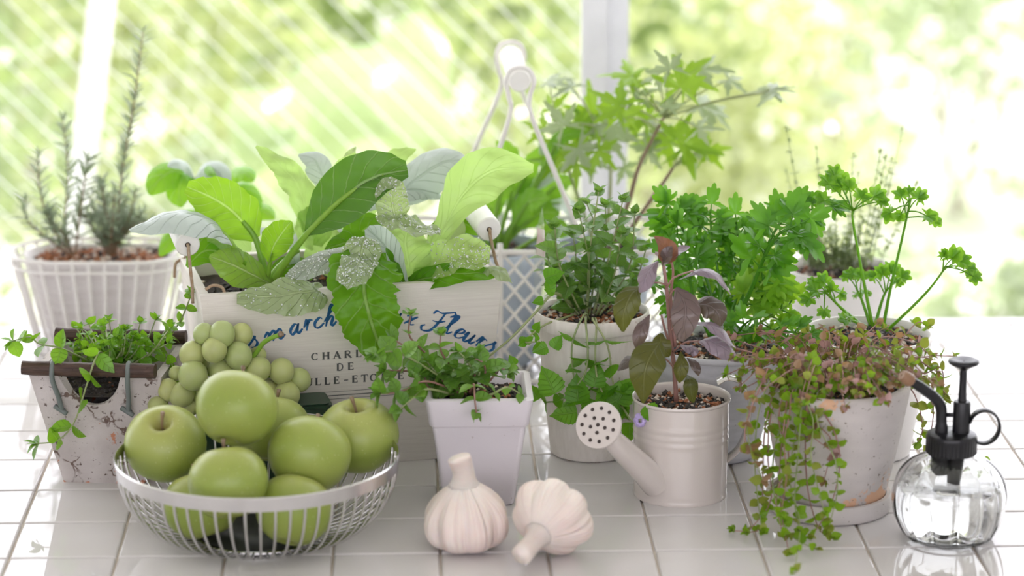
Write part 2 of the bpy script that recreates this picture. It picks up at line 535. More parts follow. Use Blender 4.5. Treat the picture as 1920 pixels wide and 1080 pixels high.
# room: floor, unseen ceiling with eave sized to block direct sun, window wall (open towards the camera side)
fl = MB().add(*box(0, -2.6, -0.80, 9, 6.8, 0.1)).build('floor', MATS['floor_wood'], smooth=False, loc=(0, -2.6, -0.75)); tag(fl, kind='structure')
ce = MB().add(*box(0, -1.65, 1.86, 9, 5.7, 0.12)).build('ceiling', MATS['plaster'], smooth=False, loc=(0, -1.65, 1.8)); tag(ce, kind='structure')
for nm, x in (('wall_left', -2.4), ('wall_right', 2.4)):  # unseen side walls, added to keep sky light off the camera side
    w_ = MB().add(*box(x, -1.9, .525, .12, 5.0, 2.548)).build(nm, MATS['plaster'], smooth=False, loc=(x, -1.9, -.75)); tag(w_, kind='structure')
w_ = MB().add(*box(0, -4.46, -.275, 4.9, .12, .948)).build('wall_front', MATS['plaster'], smooth=False, loc=(0, -4.46, -.75)); tag(w_, kind='structure')  # unseen wall; opening above it sized for front fill light
w_ = MB().add(*box(0, -4.46, 1.70, 4.9, .12, .19)).build('trim_1', MATS['plaster'], smooth=False, loc=(0, -4.46, 1.6)); tag(w_, kind='structure')  # unseen lintel, top edge of the fill light opening
YW = 0.66
wl = MB().add(*box(0, YW + .02, -0.44, 4.66, 0.12, 0.616)).build('wall_back', MATS['plaster'], smooth=False, loc=(0, YW, -0.75)); tag(wl, kind='structure')
win = thing('window_1', None, None, (0, YW, -0.13)); tag(win, kind='structure')
pm = P(1112, 300, YW)
pr = P(1156, 300, YW + .015)
MB().add(*box(pm.x, YW, .83, 0.031, 0.05, 1.94)).build('mullion', MATS['window_paint'], win, smooth=False)
MB().add(*box(pr.x, YW + .022, .83, 0.027, 0.03, 1.94)).build('sash_edge', MATS['window_paint'], win, smooth=False)
MB().add(*box(0, YW, -0.118, 4.66, 0.05, 0.03)).build('bottom_rail', MATS['window_paint'], win, smooth=False)
MB().add(*box(0, YW, 1.784, 4.66, 0.05, 0.03)).build('top_rail', MATS['window_paint'], win, smooth=False)
xl, xr = pm.x - .0155, pr.x + .0135
for a_, b_ in ((-2.33, xl), (xr, 2.33)):
    MB().add(*box((a_ + b_) / 2, YW + .005, .83, b_ - a_ - .002, 0.003, 1.85)).build('pane', MATS['pane'], win, smooth=False)

# ------------------------------------------------------------------ the garden outside
plain('gravel', (0.62, 0.60, 0.56), 0.9, c2=(0.40, 0.43, 0.28), scale=1.1, bump=0.3, bscale=60)
leafmat('shrub_leaf', (0.22, 0.32, 0.11), (0.36, 0.43, 0.19), (0.44, 0.55, 0.18), 0.24, 0.45)
leafmat('shrub_leaf_yellow', (0.33, 0.41, 0.16), (0.48, 0.51, 0.26), (0.54, 0.61, 0.23), 0.24, 0.45)
leafmat('shrub_leaf_grey', (0.36, 0.44, 0.26), (0.48, 0.55, 0.36), (0.50, 0.60, 0.30), 0.24, 0.45)
leafmat('broad_leaf', (0.36, 0.50, 0.24), (0.45, 0.56, 0.30), (0.60, 0.72, 0.30), 0.24, 0.5, vein=0.3, nv=8)
plain('bark', (0.30, 0.24, 0.18), 0.9, bump=0.5)
GZ = -0.86
gd = MB().add(*box(0, 9.4, GZ - .05, 30, 17.2, 0.1)).build('ground', MATS['gravel'], smooth=False, loc=(0, 9.4, GZ)); tag(gd, kind='structure')

LEAF4 = [Vector((0, 0, 0)), Vector((.5, .30, .05)), Vector((1, 0, -.12)), Vector((.5, -.30, .05)), Vector((.5, 0, -.03))]


def shrub(u, y, w, h, mat, label, seed, ls=.07, n=1500, dens=1.0):
    r = random.Random(seed)
    b = P(u, 300, y); b.z = GZ
    t = thing('garden_shrub', label, 'shrub', b, 'shrubs in the sunny garden behind the window')
    m = MB()
    for k in range(n):
        # clumpy ellipsoid
        d = Vector((r.gauss(0, 1), r.gauss(0, 1), r.gauss(0, 1))).normalized() * (r.random() ** 0.45)
        p = b + Vector((d.x * w, d.y * w * .7, h * .52 + d.z * h * .5))
        if noise.noise(p * 3.2 + Vector((seed * 3.1, 0, 0))) < -0.18 * dens: continue
        nn = (Vector((r.gauss(0, 1), r.gauss(0, 1), r.gauss(0, 1) + .9))).normalized()
        x = nn.orthogonal().normalized()
        x = Matrix.Rotation(r.random() * 6.28, 3, nn) @ x
        yv = nn.cross(x)
        s = ls * r.uniform(.6, 1.35)
        m.add([p + (x * q.x + yv * q.y + nn * q.z) * s for q in LEAF4], [[0, 1, 4], [1, 2, 4], [2, 3, 4], [3, 0, 4]])
    m.build('foliage', MATS[mat], t, smooth=False, kind='stuff')
    for k in range(4):
        a = k * 1.57 + r.random()
        tip = b + Vector((math.cos(a) * w * .35, math.sin(a) * w * .3, h * .42))
        MB().add(*tube(spline([b + Vector((0, 0, -.01)), b + (tip - b) * .5 + Vector((0, 0, .1 * h)), tip], 6), [.009, .008, .007, .006, .005, .004, .003], 6)).build('branch', MATS['bark'], t)
    return t


SH = [(-150, 2.6, .42, 1.00, 'shrub_leaf', 'olive green garden shrub at the far left edge behind the window', 1, .06, 1500),
      (230, 3.6, .55, 1.15, 'shrub_leaf_yellow', 'yellow green garden shrub behind the tall rosemary', 2, .07, 1500),
      (600, 4.4, .38, 1.20, 'shrub_leaf', 'green garden shrub behind the broad pale leaves', 3, .07, 1500),
      (940, 2.8, .36, 0.96, 'shrub_leaf_yellow', 'yellow green garden shrub left of the window post', 4, .055, 1200),
      (1215, 4.6, .38, 1.05, 'shrub_leaf', 'green garden shrub behind the window post', 5, .07, 1300),
      (1400, 3.2, .36, 0.98, 'shrub_leaf_yellow', 'yellow green garden shrub right of the lobed geranium', 6, .055, 1300),
      (1560, 5.6, .70, 1.35, 'shrub_leaf_yellow', 'tall pale yellow garden shrub in the distance at right', 7, .08, 1400),
      (1800, 4.8, .55, 1.20, 'shrub_leaf_grey', 'grey green garden shrub towards the upper right corner', 8, .07, 1300),
      (1960, 3.0, .36, 0.52, 'shrub_leaf_grey', 'low grey green garden shrub at the right edge', 9, .06, 900),
      (330, 6.9, .85, 1.25, 'shrub_leaf', 'distant green garden shrub at the upper left', 10, .10, 1500),
      (1130, 8.4, .80, 1.30, 'shrub_leaf_yellow', 'distant pale yellow garden shrub at the upper middle', 11, .10, 1500),
      (950, 5.9, .42, 1.0, 'shrub_leaf', 'green garden shrub seen behind the tall basket handle', 15, .07, 1900),
      (60, 4.9, .45, 1.15, 'shrub_leaf', 'olive green garden shrub at the upper left behind the white post', 13, .07, 1300),
      (400, 2.35, .20, 0.72, 'shrub_leaf_grey', 'grey green garden shrub between rosemary and the broad pale leaves', 14, .06, 900),
      (40, 1.9, .22, 0.42, 'shrub_leaf_yellow', 'low yellow shrub beyond the left end of the table', 12, .05, 600)]
for a in SH: shrub(*a)

# ================================================================== LEAVES
def proto(name, shape, nx, ny, mat, bend=0.15, cup=0.1, fold=0.0, serr=0.0, nserr=7, wave=0.0, seed=0):
    """unit leaf along +x (0..1), across y, face up +z; shape = half-width table"""
    v, f, uv = [], [], []
    r = random.Random(seed)
    ph = r.random() * 6
    for i in range(nx + 1):
        t = i / nx
        w = lerpl(shape, t)
        if serr: w *= 1 - serr * (i % 2)
        zc = -bend * t * t
        for j in range(-ny, ny + 1):
            s = j / ny
            z = zc + cup * s * s * w * 2 + fold * abs(s) * w + wave * math.sin(t * 9 + ph + (2 if s > 0 else 0)) * s * s * w
            v.append((t - (0.06 * abs(s) if 0 < i < nx else 0), s * w, z))
            uv.append((t, s))
    k = 2 * ny + 1
    for i in range(nx):
        for j in range(k - 1):
            a = i * k + j
            f.append([a, a + k, a + k + 1, a + 1])
    me = bpy.data.meshes.new(name)
    me.from_pydata(v, [], f)
    ul = me.uv_layers.new(name='UVMap')
    vi = [0] * len(me.loops); me.loops.foreach_get('vertex_index', vi)
    ul.data.foreach_set('uv', [x for i in vi for x in uv[i]])
    me.polygons.foreach_set('use_smooth', [True] * len(me.polygons))
    me.materials.append(MATS[mat])
    return me


def lobed(name, radf, a0, n, mat, bend=0.2, cup=0.12, rings=3, seed=0, wav=0.05):
    """palmate leaf: stalk at the origin, lobes around it, mid lobe along +x"""
    v = [(0, 0, 0)]; uv = [(0, 0)]; f = []
    r = random.Random(seed)
    ph = r.random() * 6
    for k in range(1, rings + 1):
        q = k / rings
        for i in range(n + 1):
            a = -a0 + 2 * a0 * i / n
            R = radf(a) if k == rings else radf(a) * q * (1 if k > 1 else .9)
            x, y = R * math.cos(a), R * math.sin(a)
            d = math.hypot(x, y)
            v.append((x, y, -bend * d * d + cup * abs(y) * .6 + wav * math.sin(a * 5 + ph) * d))
            uv.append((d, a / a0))
    for i in range(n): f.append([0, 1 + i, 2 + i])
    for k in range(rings - 1):
        for i in range(n):
            a = 1 + k * (n + 1) + i
            f.append([a, a + n + 1, a + n + 2, a + 1])
    me = bpy.data.meshes.new(name)
    me.from_pydata(v, [], f)
    ul = me.uv_layers.new(name='UVMap')
    vi = [0] * len(me.loops); me.loops.foreach_get('vertex_index', vi)
    ul.data.foreach_set('uv', [x for i in vi for x in uv[i]])
    me.polygons.foreach_set('use_smooth', [True] * len(me.polygons))
    me.materials.append(MATS[mat])
    return me


def geranium_r(a):
    # five deep lobes, each cut again into teeth
    l = abs(math.cos(a * 2.7)) ** 1.4
    t = 0.5 + 0.5 * math.cos(a * 16.2)
    return (0.20 + 0.50 * l + 0.30 * t * (0.25 + l)) * (1.0 - 0.08 * abs(a))


def parsley_r(a):
    l = abs(math.cos(a * 1.5)) ** 1.3
    t = abs(math.cos(a * 7.5)) ** .7
    return (0.22 + 0.54 * l + 0.22 * t * (.4 + l)) * (1.0 - 0.10 * abs(a))


def chervil_r(a):
    t = 0.5 + 0.5 * math.cos(a * 7.2)
    return 0.62 + 0.26 * t ** .7 + 0.14 * math.cos(a * 2.4)


def orient(d, nh):
    x = Vector(d).normalized()
    n_ = Vector(nh) - x * Vector(nh).dot(x)
    if n_.length < 1e-5: n_ = x.orthogonal()
    n_.normalize()
    y = n_.cross(x)
    return Matrix((x, y, n_)).transposed()


def put(parent, me, p, d, nh, L, name='leaf', wr=1.0):
    o = bpy.data.objects.new(name, me); col.objects.link(o)
    o.parent = parent
    R = orient(d, nh)
    M = R.to_4x4() @ Matrix.Diagonal((L, L * wr, L, 1))
    M.translation = Vector(p) - root_loc(parent)
    o.matrix_basis = M
    return o


def fuse(parent, items, name, mat):
    """many tiny leaves in one mesh: items = (mesh, p, d, nh, L)"""
    m = MB()
    cache = {}
    for me, p, d, nh, L in items:
        if me.name not in cache:
            cache[me.name] = ([w.co.copy() for w in me.vertices], [list(q.vertices) for q in me.polygons])
        vv, ff = cache[me.name]
        R = orient(d, nh)
        m.add([Vector(p) + R @ (w * L) for w in vv], ff)
    return m.build(name, mat, parent, kind='stuff')


def big_leaf(parent, pts, w, mat, face=0.7, prof=None, n=36, m=8, cup=0.0, ruffle=0.0, rf=3.0, crinkle=0.0, serr=0.0, side=None, seed=0, name='leaf', holes=None, tilt=0.0):
    """blade swept along a midrib; pts = (u, v, y) photo rows/columns at a real depth y, w = half width in pixels"""
    mid = spline([P(*q) for q in pts], n)
    prof = prof or [0.10, .55, .86, 1.0, .98, .82, .52, .10]
    s_px = px(mid[n // 2])
    r = random.Random(seed)
    ph = r.random() * 6.28
    mb = MB()
    v, uv, f = [], [], []
    k = 2 * m + 1
    for i in range(n + 1):
        t = i / n
        T = (mid[min(n, i + 1)] - mid[max(0, i - 1)]).normalized()
        V = (CAM - mid[i]).normalized()
        nh = (Z * (1 - face) + V * face).normalized()
        sd_ = T.cross(nh)
        if side is not None: sd_ = Vector(side)
        sd_ = (sd_ - T * sd_.dot(T)).normalized()
        if tilt: sd_ = Matrix.Rotation(tilt, 3, T) @ sd_
        nn = sd_.cross(T).normalized()
        hw = lerpl(prof, t) * w / s_px
        for j in range(-m, m + 1):
            s = j / m
            q = hw
            if serr: q *= 1 + serr * abs(s) ** 4 * noise.noise(Vector((t * 11, seed * 7.3 + (3 if s > 0 else 0), 0))) + serr * .6 * abs(s) ** 5 * noise.noise(Vector((t * 31, seed * 3.3 + (5 if s > 0 else 0), 2)))
            p = mid[i] + sd_ * (q * s)
            h = cup * s * s * hw + ruffle * abs(s) ** 2.2 * hw * math.sin(rf * t * 6.28 + ph + (1.7 if s > 0 else 0)) * math.sin(min(1, t * 3) * 1.57)
            if crinkle: h += crinkle * noise.noise(p * 75 + Vector((seed, 0, 0))) * 0.006 + crinkle * noise.noise(p * 180) * 0.0025
            v.append(p + nn * h); uv.append((t, s))
    for i in range(n):
        for j in range(k - 1):
            if holes and (i, j) in holes: continue
            a = i * k + j
            f.append([a, a + 1, a + k + 1, a + k])
    mb.add(v, f, 0, uv)
    o = mb.build(name, MATS[mat], parent)
    return o


def dew(leaf, parent, n, size, seed, lo=0.0, hi=1.0):
    """water drops sitting on one blade"""
    r = random.Random(seed)
    me = leaf.data
    org = root_loc(leaf)
    bm_v = [w.co + org for w in me.vertices]
    polys = [q for q in me.polygons]
    mb = MB()
    for k in range(n):
        q = polys[int((lo + (hi - lo) * r.random()) * (len(polys) - 1))]
        a, b, c_, d = [bm_v[i] for i in q.vertices]
        s, t = r.random(), r.random()
        p = (a * (1 - s) + b * s) * (1 - t) + (d * (1 - s) + c_ * s) * t
        nn = (b - a).cross(d - a).normalized()
        if nn.dot(CAM - p) < 0: nn = -nn
        R = size * r.uniform(.35, 1.0)
        x = nn.orthogonal().normalized(); y = nn.cross(x)
        ring = []
        for (rr, hh) in ((1.0, 0.0), (.72, .5)):
            for i in range(6):
                an = i * 1.047
                ring.append(p + (x * math.cos(an) + y * math.sin(an)) * R * rr + nn * (R * hh * .9 + .0002))
        ring.append(p + nn * (R * .72 + .0002))
        ff = [[i, (i + 1) % 6, 6 + (i + 1) % 6, 6 + i] for i in range(6)] + [[6 + i, 6 + (i + 1) % 6, 12] for i in range(6)] + [[5, 4, 3, 2, 1, 0]]
        mb.add(ring, ff)
    return mb.build('water_drops', MATS['dew_drop'], leaf, kind='stuff')


def stem(parent, pts, r0, r1, mat, n=None, name='stem', sides=6):
    """pts = world points"""
    n = n or max(6, 4 * len(pts))
    c_ = spline(pts, n)
    MB().add(*tube(c_, [r0 + (r1 - r0) * i / n for i in range(n + 1)], sides)).build(name, MATS[mat], parent)
    return c_


def pp(seq):
    return [P(*q) for q in seq]


def pairs(parent, path, protos, t0, t1, n, L0, L1, rnd, lift=0.5, jitter=0.25, top=True, collect=None, upb=0.6, tw=0.0, wr=1.0):
    """opposite leaf pairs, turned a quarter from pair to pair, along a stem path"""
    k = len(path) - 1
    rot = rnd.random() * 3.14
    for i in range(n):
        t = t0 + (t1 - t0) * (i / max(1, n - 1))
        x = t * k; a = min(int(x), k - 1); w = x - a
        p = path[a] * (1 - w) + path[a + 1] * w
        T = (path[a + 1] - path[a]).normalized()
        o_ = T.orthogonal().normalized()
        ang = rot + (i % 2) * 1.57 + rnd.uniform(-.4, .4)
        L = (L0 + (L1 - L0) * (i / max(1, n - 1)))
        for sgn in (0, math.pi):
            s = Matrix.Rotation(ang + sgn, 3, T) @ o_
            d = (s + T * lift + Vector((rnd.gauss(0, jitter), rnd.gauss(0, jitter), rnd.gauss(0, jitter))) + Z * .1).normalized()
            nh = (T * (1 - upb) + Z * upb + Vector((rnd.gauss(0, .25), rnd.gauss(0, .25) - .15, 0))).normalized()
            q = (rnd.choice(protos), p, d, nh, L * rnd.uniform(.75, 1.2))
            if collect is not None: collect.append(q)
            else: put(parent, *q, wr=wr)
    if top:
        T = (path[-1] - path[-2]).normalized()
        for sgn in (0, 2.1, 4.2):
            d = (T * .8 + Matrix.Rotation(sgn + rot, 3, T) @ T.orthogonal().normalized() * .6).normalized()
            q = (rnd.choice(protos), path[-1], d, (Z + T * .2).normalized(), L1 * .75)
            if collect is not None: collect.append(q)
            else: put(parent, *q, wr=wr)


def chips(parent, spots, size, seed, weights=(6, 3, 2), name='soil_chips'):
    """loose potting chips: black bark, rust pumice, pale grit"""
    r = random.Random(seed)
    mb = MB()
    for p in spots:
        s = size * r.uniform(.5, 1.2)
        q = Matrix.Rotation(r.random() * 6.28, 3, 'Z') @ Matrix.Rotation(r.uniform(-.7, .7), 3, 'X')
        vv = []
        for dx, dy, dz in ((1, 0, 0), (0, 1, 0), (-1, 0, 0), (0, -1, 0), (0, 0, .8), (0, 0, -.8)):
            vv.append(Vector(p) + q @ (Vector((dx * r.uniform(.6, 1.2), dy * r.uniform(.5, 1), dz * r.uniform(.5, .9))) * s))
        mi = r.choices((0, 1, 2), weights)[0]
        mb.add(vv, [[0, 1, 4], [1, 2, 4], [2, 3, 4], [3, 0, 4], [1, 0, 5], [2, 1, 5], [3, 2, 5], [0, 3, 5]], mi)
    return mb.build(name, [MATS['chip_black'], MATS['chip_rust'], MATS['chip_pale']], parent, smooth=False, kind='stuff')


def disc_spots(c, R, n, seed, dz=0.003):
    r = random.Random(seed); out = []
    for k in range(n):
        a = r.random() * 6.283; q = R * math.sqrt(r.random())
        out.append(Vector((c.x + q * math.cos(a), c.y + q * math.sin(a), c.z + r.uniform(0, dz))))
    return out


def soil_disc(parent, c, R, seed, n=420, size=.0042, weights=(6, 3, 2), mound=0.004):
    prof = [(R * k / 8, mound * (1 - (k / 8) ** 2)) for k in range(9)]
    prof[0] = (R * .01, mound)
    MB().add(*lathe(prof, 24, c, cap0=True)).build('soil', MATS['soil_dark'], parent)
    return chips(parent, disc_spots(c + Vector((0, 0, mound * .5)), R * .96, n, seed), size, seed, weights)


plain('dew_drop', (0.50, 0.57, 0.46), 0.05, spec=1.0, c2=(0.75, 0.78, 0.74))
leafmat('choy_top', (0.25, 0.37, 0.13), (0.30, 0.41, 0.15), (0.36, 0.52, 0.08), 0.30, 0.42, vein=0.55, nv=8)
leafmat('choy_dark', (0.09, 0.19, 0.07), (0.12, 0.23, 0.08), (0.17, 0.33, 0.05), 0.34, 0.30, vein=0.5, nv=7, veinc=(0.45, 0.58, 0.30))
leafmat('choy_under', (0.28, 0.46, 0.08), (0.31, 0.47, 0.09), (0.40, 0.62, 0.06), 0.36, 0.5, vein=0.6, nv=8, veinc=(0.66, 0.80, 0.40))
leafmat('choy_dusty', (0.36, 0.43, 0.34), (0.42, 0.49, 0.38), (0.40, 0.52, 0.22), 0.40, 0.25, vein=0.25, nv=8, fuzz=0.3)
leafmat('choy_blue_sheen', (0.78, 0.88, 0.86), (0.66, 0.74, 0.72), (0.42, 0.55, 0.34), 0.32, 0.35, vein=0.4, nv=8, veinc=(0.30, 0.40, 0.33))  # bluish waxy bloom, lightened further so window glare sits in the colour
leafmat('lettuce', (0.40, 0.56, 0.16), (0.48, 0.62, 0.20), (0.52, 0.80, 0.20), 0.36, 0.55, vein=0.22, nv=9, veinc=(0.62, 0.74, 0.35))
leafmat('lettuce_green', (0.15, 0.33, 0.035), (0.18, 0.36, 0.045), (0.27, 0.50, 0.03), 0.32, 0.42, vein=0.4, nv=6, veinc=(0.55, 0.68, 0.30))
leafmat('lettuce_pale', (0.42, 0.54, 0.28), (0.48, 0.58, 0.33), (0.46, 0.62, 0.16), 0.32, 0.4, vein=0.2, nv=9)
leafmat('stalk_green', (0.34, 0.50, 0.17), (0.42, 0.56, 0.22), (0.55, 0.72, 0.20), 0.32, 0.25)
leafmat('stem_pale', (0.30, 0.42, 0.14), (0.40, 0.45, 0.20), (0.5, 0.6, 0.2), 0.40, 0.15)
leafmat('stem_red', (0.36, 0.17, 0.14), (0.45, 0.24, 0.20), (0.6, 0.3, 0.25), 0.36, 0.15)
leafmat('stem_brown', (0.24, 0.15, 0.085), (0.30, 0.20, 0.12), (0.3, 0.2, 0.1), 0.48, 0.05)
leafmat('marjoram', (0.15, 0.34, 0.045), (0.26, 0.45, 0.07), (0.38, 0.60, 0.06), 0.32, 0.40, vein=0.15, nv=4)
leafmat('oregano', (0.15, 0.29, 0.11), (0.28, 0.41, 0.20), (0.30, 0.50, 0.08), 0.28, 0.35, vein=0.18, nv=4, veinc=(0.4, 0.52, 0.3))
leafmat('catmint', (0.15, 0.27, 0.125), (0.26, 0.38, 0.21), (0.30, 0.48, 0.12), 0.36, 0.34, vein=0.3, nv=6, veinc=(0.36, 0.48, 0.30))
leafmat('mint_bright', (0.13, 0.31, 0.045), (0.20, 0.40, 0.07), (0.30, 0.56, 0.05), 0.34, 0.38, vein=0.35, nv=6, veinc=(0.30, 0.48, 0.16))
leafmat('purple_basil', (0.085, 0.065, 0.05), (0.17, 0.11, 0.115), (0.20, 0.16, 0.06), 0.30, 0.30, vein=0.3, nv=5, veinc=(0.34, 0.25, 0.26))
leafmat('purple_basil_top', (0.26, 0.20, 0.255), (0.33, 0.26, 0.32), (0.28, 0.17, 0.12), 0.28, 0.22, vein=0.25, nv=5, veinc=(0.5, 0.42, 0.5))
leafmat('basil_olive', (0.11, 0.10, 0.04), (0.16, 0.125, 0.065), (0.21, 0.18, 0.05), 0.32, 0.4, vein=0.35, nv=5, veinc=(0.36, 0.36, 0.16))
leafmat('basil_rust', (0.17, 0.075, 0.05), (0.22, 0.10, 0.065), (0.30, 0.13, 0.06), 0.32, 0.45, vein=0.3, nv=5, veinc=(0.45, 0.25, 0.12))
leafmat('parsley', (0.075, 0.24, 0.035), (0.14, 0.34, 0.06), (0.28, 0.56, 0.05), 0.26, 0.36)
leafmat('parsley_light', (0.24, 0.44, 0.065), (0.34, 0.52, 0.10), (0.50, 0.72, 0.08), 0.32, 0.45)
leafmat('chervil', (0.16, 0.36, 0.055), (0.28, 0.48, 0.09), (0.42, 0.66, 0.08), 0.32, 0.42)
leafmat('geranium', (0.26, 0.40, 0.08), (0.37, 0.48, 0.10), (0.46, 0.62, 0.07), 0.36, 0.32)
leafmat('geranium_pale', (0.32, 0.42, 0.24), (0.36, 0.45, 0.25), (0.38, 0.50, 0.18), 0.34, 0.30)
leafmat('strap_green', (0.16, 0.36, 0.06), (0.26, 0.47, 0.09), (0.42, 0.66, 0.08), 0.32, 0.42, vein=0.3, nv=6)
leafmat('thyme', (0.26, 0.36, 0.15), (0.36, 0.44, 0.22), (0.42, 0.54, 0.16), 0.40, 0.35)
leafmat('rosemary', (0.30, 0.38, 0.26), (0.38, 0.46, 0.32), (0.34, 0.44, 0.22), 0.34, 0.25)
leafmat('basil_green', (0.20, 0.44, 0.06), (0.30, 0.54, 0.09), (0.50, 0.76, 0.08), 0.26, 0.42, vein=0.2, nv=5)
leafmat('creeper_green', (0.20, 0.32, 0.045), (0.30, 0.42, 0.08), (0.48, 0.60, 0.07), 0.34, 0.38)
leafmat('creeper_rust', (0.30, 0.17, 0.08), (0.42, 0.27, 0.15), (0.48, 0.28, 0.12), 0.36, 0.4)
leafmat('creeper_pink', (0.46, 0.25, 0.23), (0.58, 0.38, 0.36), (0.58, 0.33, 0.29), 0.36, 0.35)
leafmat('creeper_olive', (0.28, 0.28, 0.10), (0.42, 0.38, 0.20), (0.50, 0.46, 0.16), 0.36, 0.4)
plain('flower_lilac', (0.50, 0.40, 0.74), 0.6, c2=(0.60, 0.50, 0.80))
OVAL = [0.03, .20, .29, .33, .32, .27, .18, .02]
ROUND = [0.05, .30, .40, .44, .43, .37, .25, .03]
OVATE = [0.04, .36, .42, .40, .34, .26, .15, .01]
LANCE = [0.03, .13, .19, .21, .20, .16, .10, .01]

# ================================================================== CRATE
TH = math.radians(13.4)
EX = Vector((math.cos(TH), math.sin(TH), 0)); EY = Vector((-math.sin(TH), math.cos(TH), 0))
CH, CW, CDp = 0.19, 0.308, 0.173
CA = Vector((-0.3093, -0.1204, 0))          # under the front left top corner
TAP = 0.008


def cr(a, b, z):
    """crate coordinates: a along the front, b into depth, taper applied towards the bottom"""
    k = 1 - z / CH
    a2 = a + TAP * 2.2 * k * (1 - 2 * a / CW)
    b2 = b + TAP * k * (1 - 2 * b / CDp)
    return CA + EX * a2 + EY * b2 + Z * z


crate = thing('planter_crate', 'cream painted wooden planter crate with blue script lettering on its front', 'crate', cr(CW / 2, CDp / 2, 0))
T_ = 0.010


def board(name, a0, a1, b0, b1, z0, z1):
    p = [cr(a0, b0, z0), cr(a1, b0, z0), cr(a1, b1, z0), cr(a0, b1, z0), cr(a0, b0, z1), cr(a1, b0, z1), cr(a1, b1, z1), cr(a0, b1, z1)]
    v, f = box8(p)
    bm = bmesh.new()
    bv = [bm.verts.new(x) for x in v]
    for q in f: bm.faces.new([bv[i] for i in q])
    bmesh.ops.bevel(bm, geom=bm.edges[:], offset=0.0012, segments=2, profile=.5, affect='EDGES')
    bm.verts.index_update()
    return MB().add([x.co.copy() for x in bm.verts], [[w.index for w in q.verts] for q in bm.faces]).build(name, MATS['crate_wood'], crate, smooth=True, auto=35)


fp = board('front_panel', 0, CW, 0, T_, 0, CH)
board('back_panel', 0, CW, CDp - T_, CDp, 0, CH)
board('end_panel', 0.0, T_, T_ + .0005, CDp - T_ - .0005, 0, CH)
board('end_panel', CW - T_, CW, T_ + .0005, CDp - T_ - .0005, 0, CH)
board('bottom_board', T_, CW - T_, T_, CDp - T_, 0.004, 0.012)
sm = MB(); nx, ny = 24, 14
vv = []
for j in range(ny + 1):
    for i in range(nx + 1):
        q = cr(T_ + (CW - 2 * T_) * i / nx, T_ + (CDp - 2 * T_) * j / ny, CH - .022)
        q.z += noise.noise(q * 45) * .005
        vv.append(q)
sm.add(vv, [[j * (nx + 1) + i, j * (nx + 1) + i + 1, (j + 1) * (nx + 1) + i + 1, (j + 1) * (nx + 1) + i] for j in range(ny) for i in range(nx)])
sm.build('soil', MATS['soil_dark'], crate)
rs = random.Random(3)
chips(crate, [cr(rs.uniform(.012, CW - .012), rs.uniform(.012, CDp - .012), CH - .021) for _ in range(600)], .004, 8, (9, 1, 1))

# lettering on the front -------------------------------------------------
f0 = cr(0, 0, 0); f1 = cr(0, 0, CH); f2 = cr(CW, 0, CH)
FN = (f2 - f1).cross(f1 - f0).normalized()
if FN.y > 0: FN = -FN
FEZ = (f1 - f0); FEZ = (FEZ - EX * FEZ.dot(EX)).normalized()


def onface(u, v):
    d = ray(u, v)
    t = (f1 - CAM).dot(FN) / d.dot(FN)
    return CAM + d * t


def ribbon(mb, pts, wf, lift=0.0004):
    """flat painted stroke on the front board, pts in world"""
    n = len(pts); v = []
    for i in range(n):
        T = (pts[min(i + 1, n - 1)] - pts[max(i - 1, 0)]).normalized()
        S = FN.cross(T).normalized()
        w = wf(T, i / (n - 1)) / 2
        v += [pts[i] + S * w + FN * lift, pts[i] - S * w + FN * lift]
    mb.add(v, [[2 * i, 2 * i + 1, 2 * i + 3, 2 * i + 2] for i in range(n - 1)])


SCR = {'L': [[(.1, 1.6), (.5, 2.1), (.6, 1.5), (.3, .5), (.0, .05), (.35, .2), (.9, 0), (1.2, .25)]],
       'e': [[(.02, .4), (.45, .6), (.58, .9), (.36, 1.02), (.1, .6), (.18, .1), (.5, .05), (.85, .45)]],
       's': [[(-.1, .25), (.4, .85), (.52, 1.1), (.5, .85), (.66, .4), (.5, .02), (.15, .08)]],
       'm': [[(-.1, .6), (.12, 1), (.2, .75), (.05, 0)], [(.1, .45), (.42, .98), (.55, .85), (.4, 0)], [(.46, .45), (.8, .98), (.92, .82), (.78, .15), (.9, 0), (1.15, .3)]],
       'a': [[(.68, .85), (.38, 1), (.06, .5), (.14, .03), (.42, .25), (.70, .95)], [(.72, 1), (.58, .2), (.7, 0), (1.0, .35)]],
       'r': [[(-.05, .4), (.2, 1.08), (.26, .75), (.12, 0)], [(.18, .5), (.42, .95), (.68, .88)]],
       'c': [[(.66, .8), (.45, 1.02), (.1, .6), (.15, .08), (.45, .02), (.8, .4)]],
       'h': [[(-.1, .5), (.42, 1.6), (.5, 2.1), (.32, 1.95), (.16, .9), (.04, 0)], [(.1, .45), (.4, .98), (.56, .8), (.45, .12), (.6, 0), (.85, .35)]],
       'u': [[(-.1, .6), (.12, 1), (.06, .2), (.22, 0), (.5, .35), (.66, .98)], [(.68, 1), (.55, .2), (.7, 0), (.95, .35)]],
       'x': [[(-.05, .8), (.2, .98), (.45, .1), (.8, .15)], [(.78, 1), (.4, .55), (0, 0)]],
       'F': [[(-.15, 1.75), (.05, 2.1), (.5, 1.95), (1.0, 2.1), (1.5, 2.3)], [(1.45, 2.25), (1.55, 1.95), (1.2, 1.7)], [(.75, 1.95), (.5, .9), (.15, .05), (-.45, -.1), (-.65, .3), (-.4, .5)], [(.0, 1.05), (.5, 1.0), (1.0, 1.2)]],
       'l': [[(-.1, .4), (.42, 1.5), (.5, 2.05), (.3, 1.9), (.15, .8), (.25, .05), (.6, .35)]]}
SCR['\u00e9'] = SCR['e'] + [[(.35, 1.35), (.7, 1.7)]]
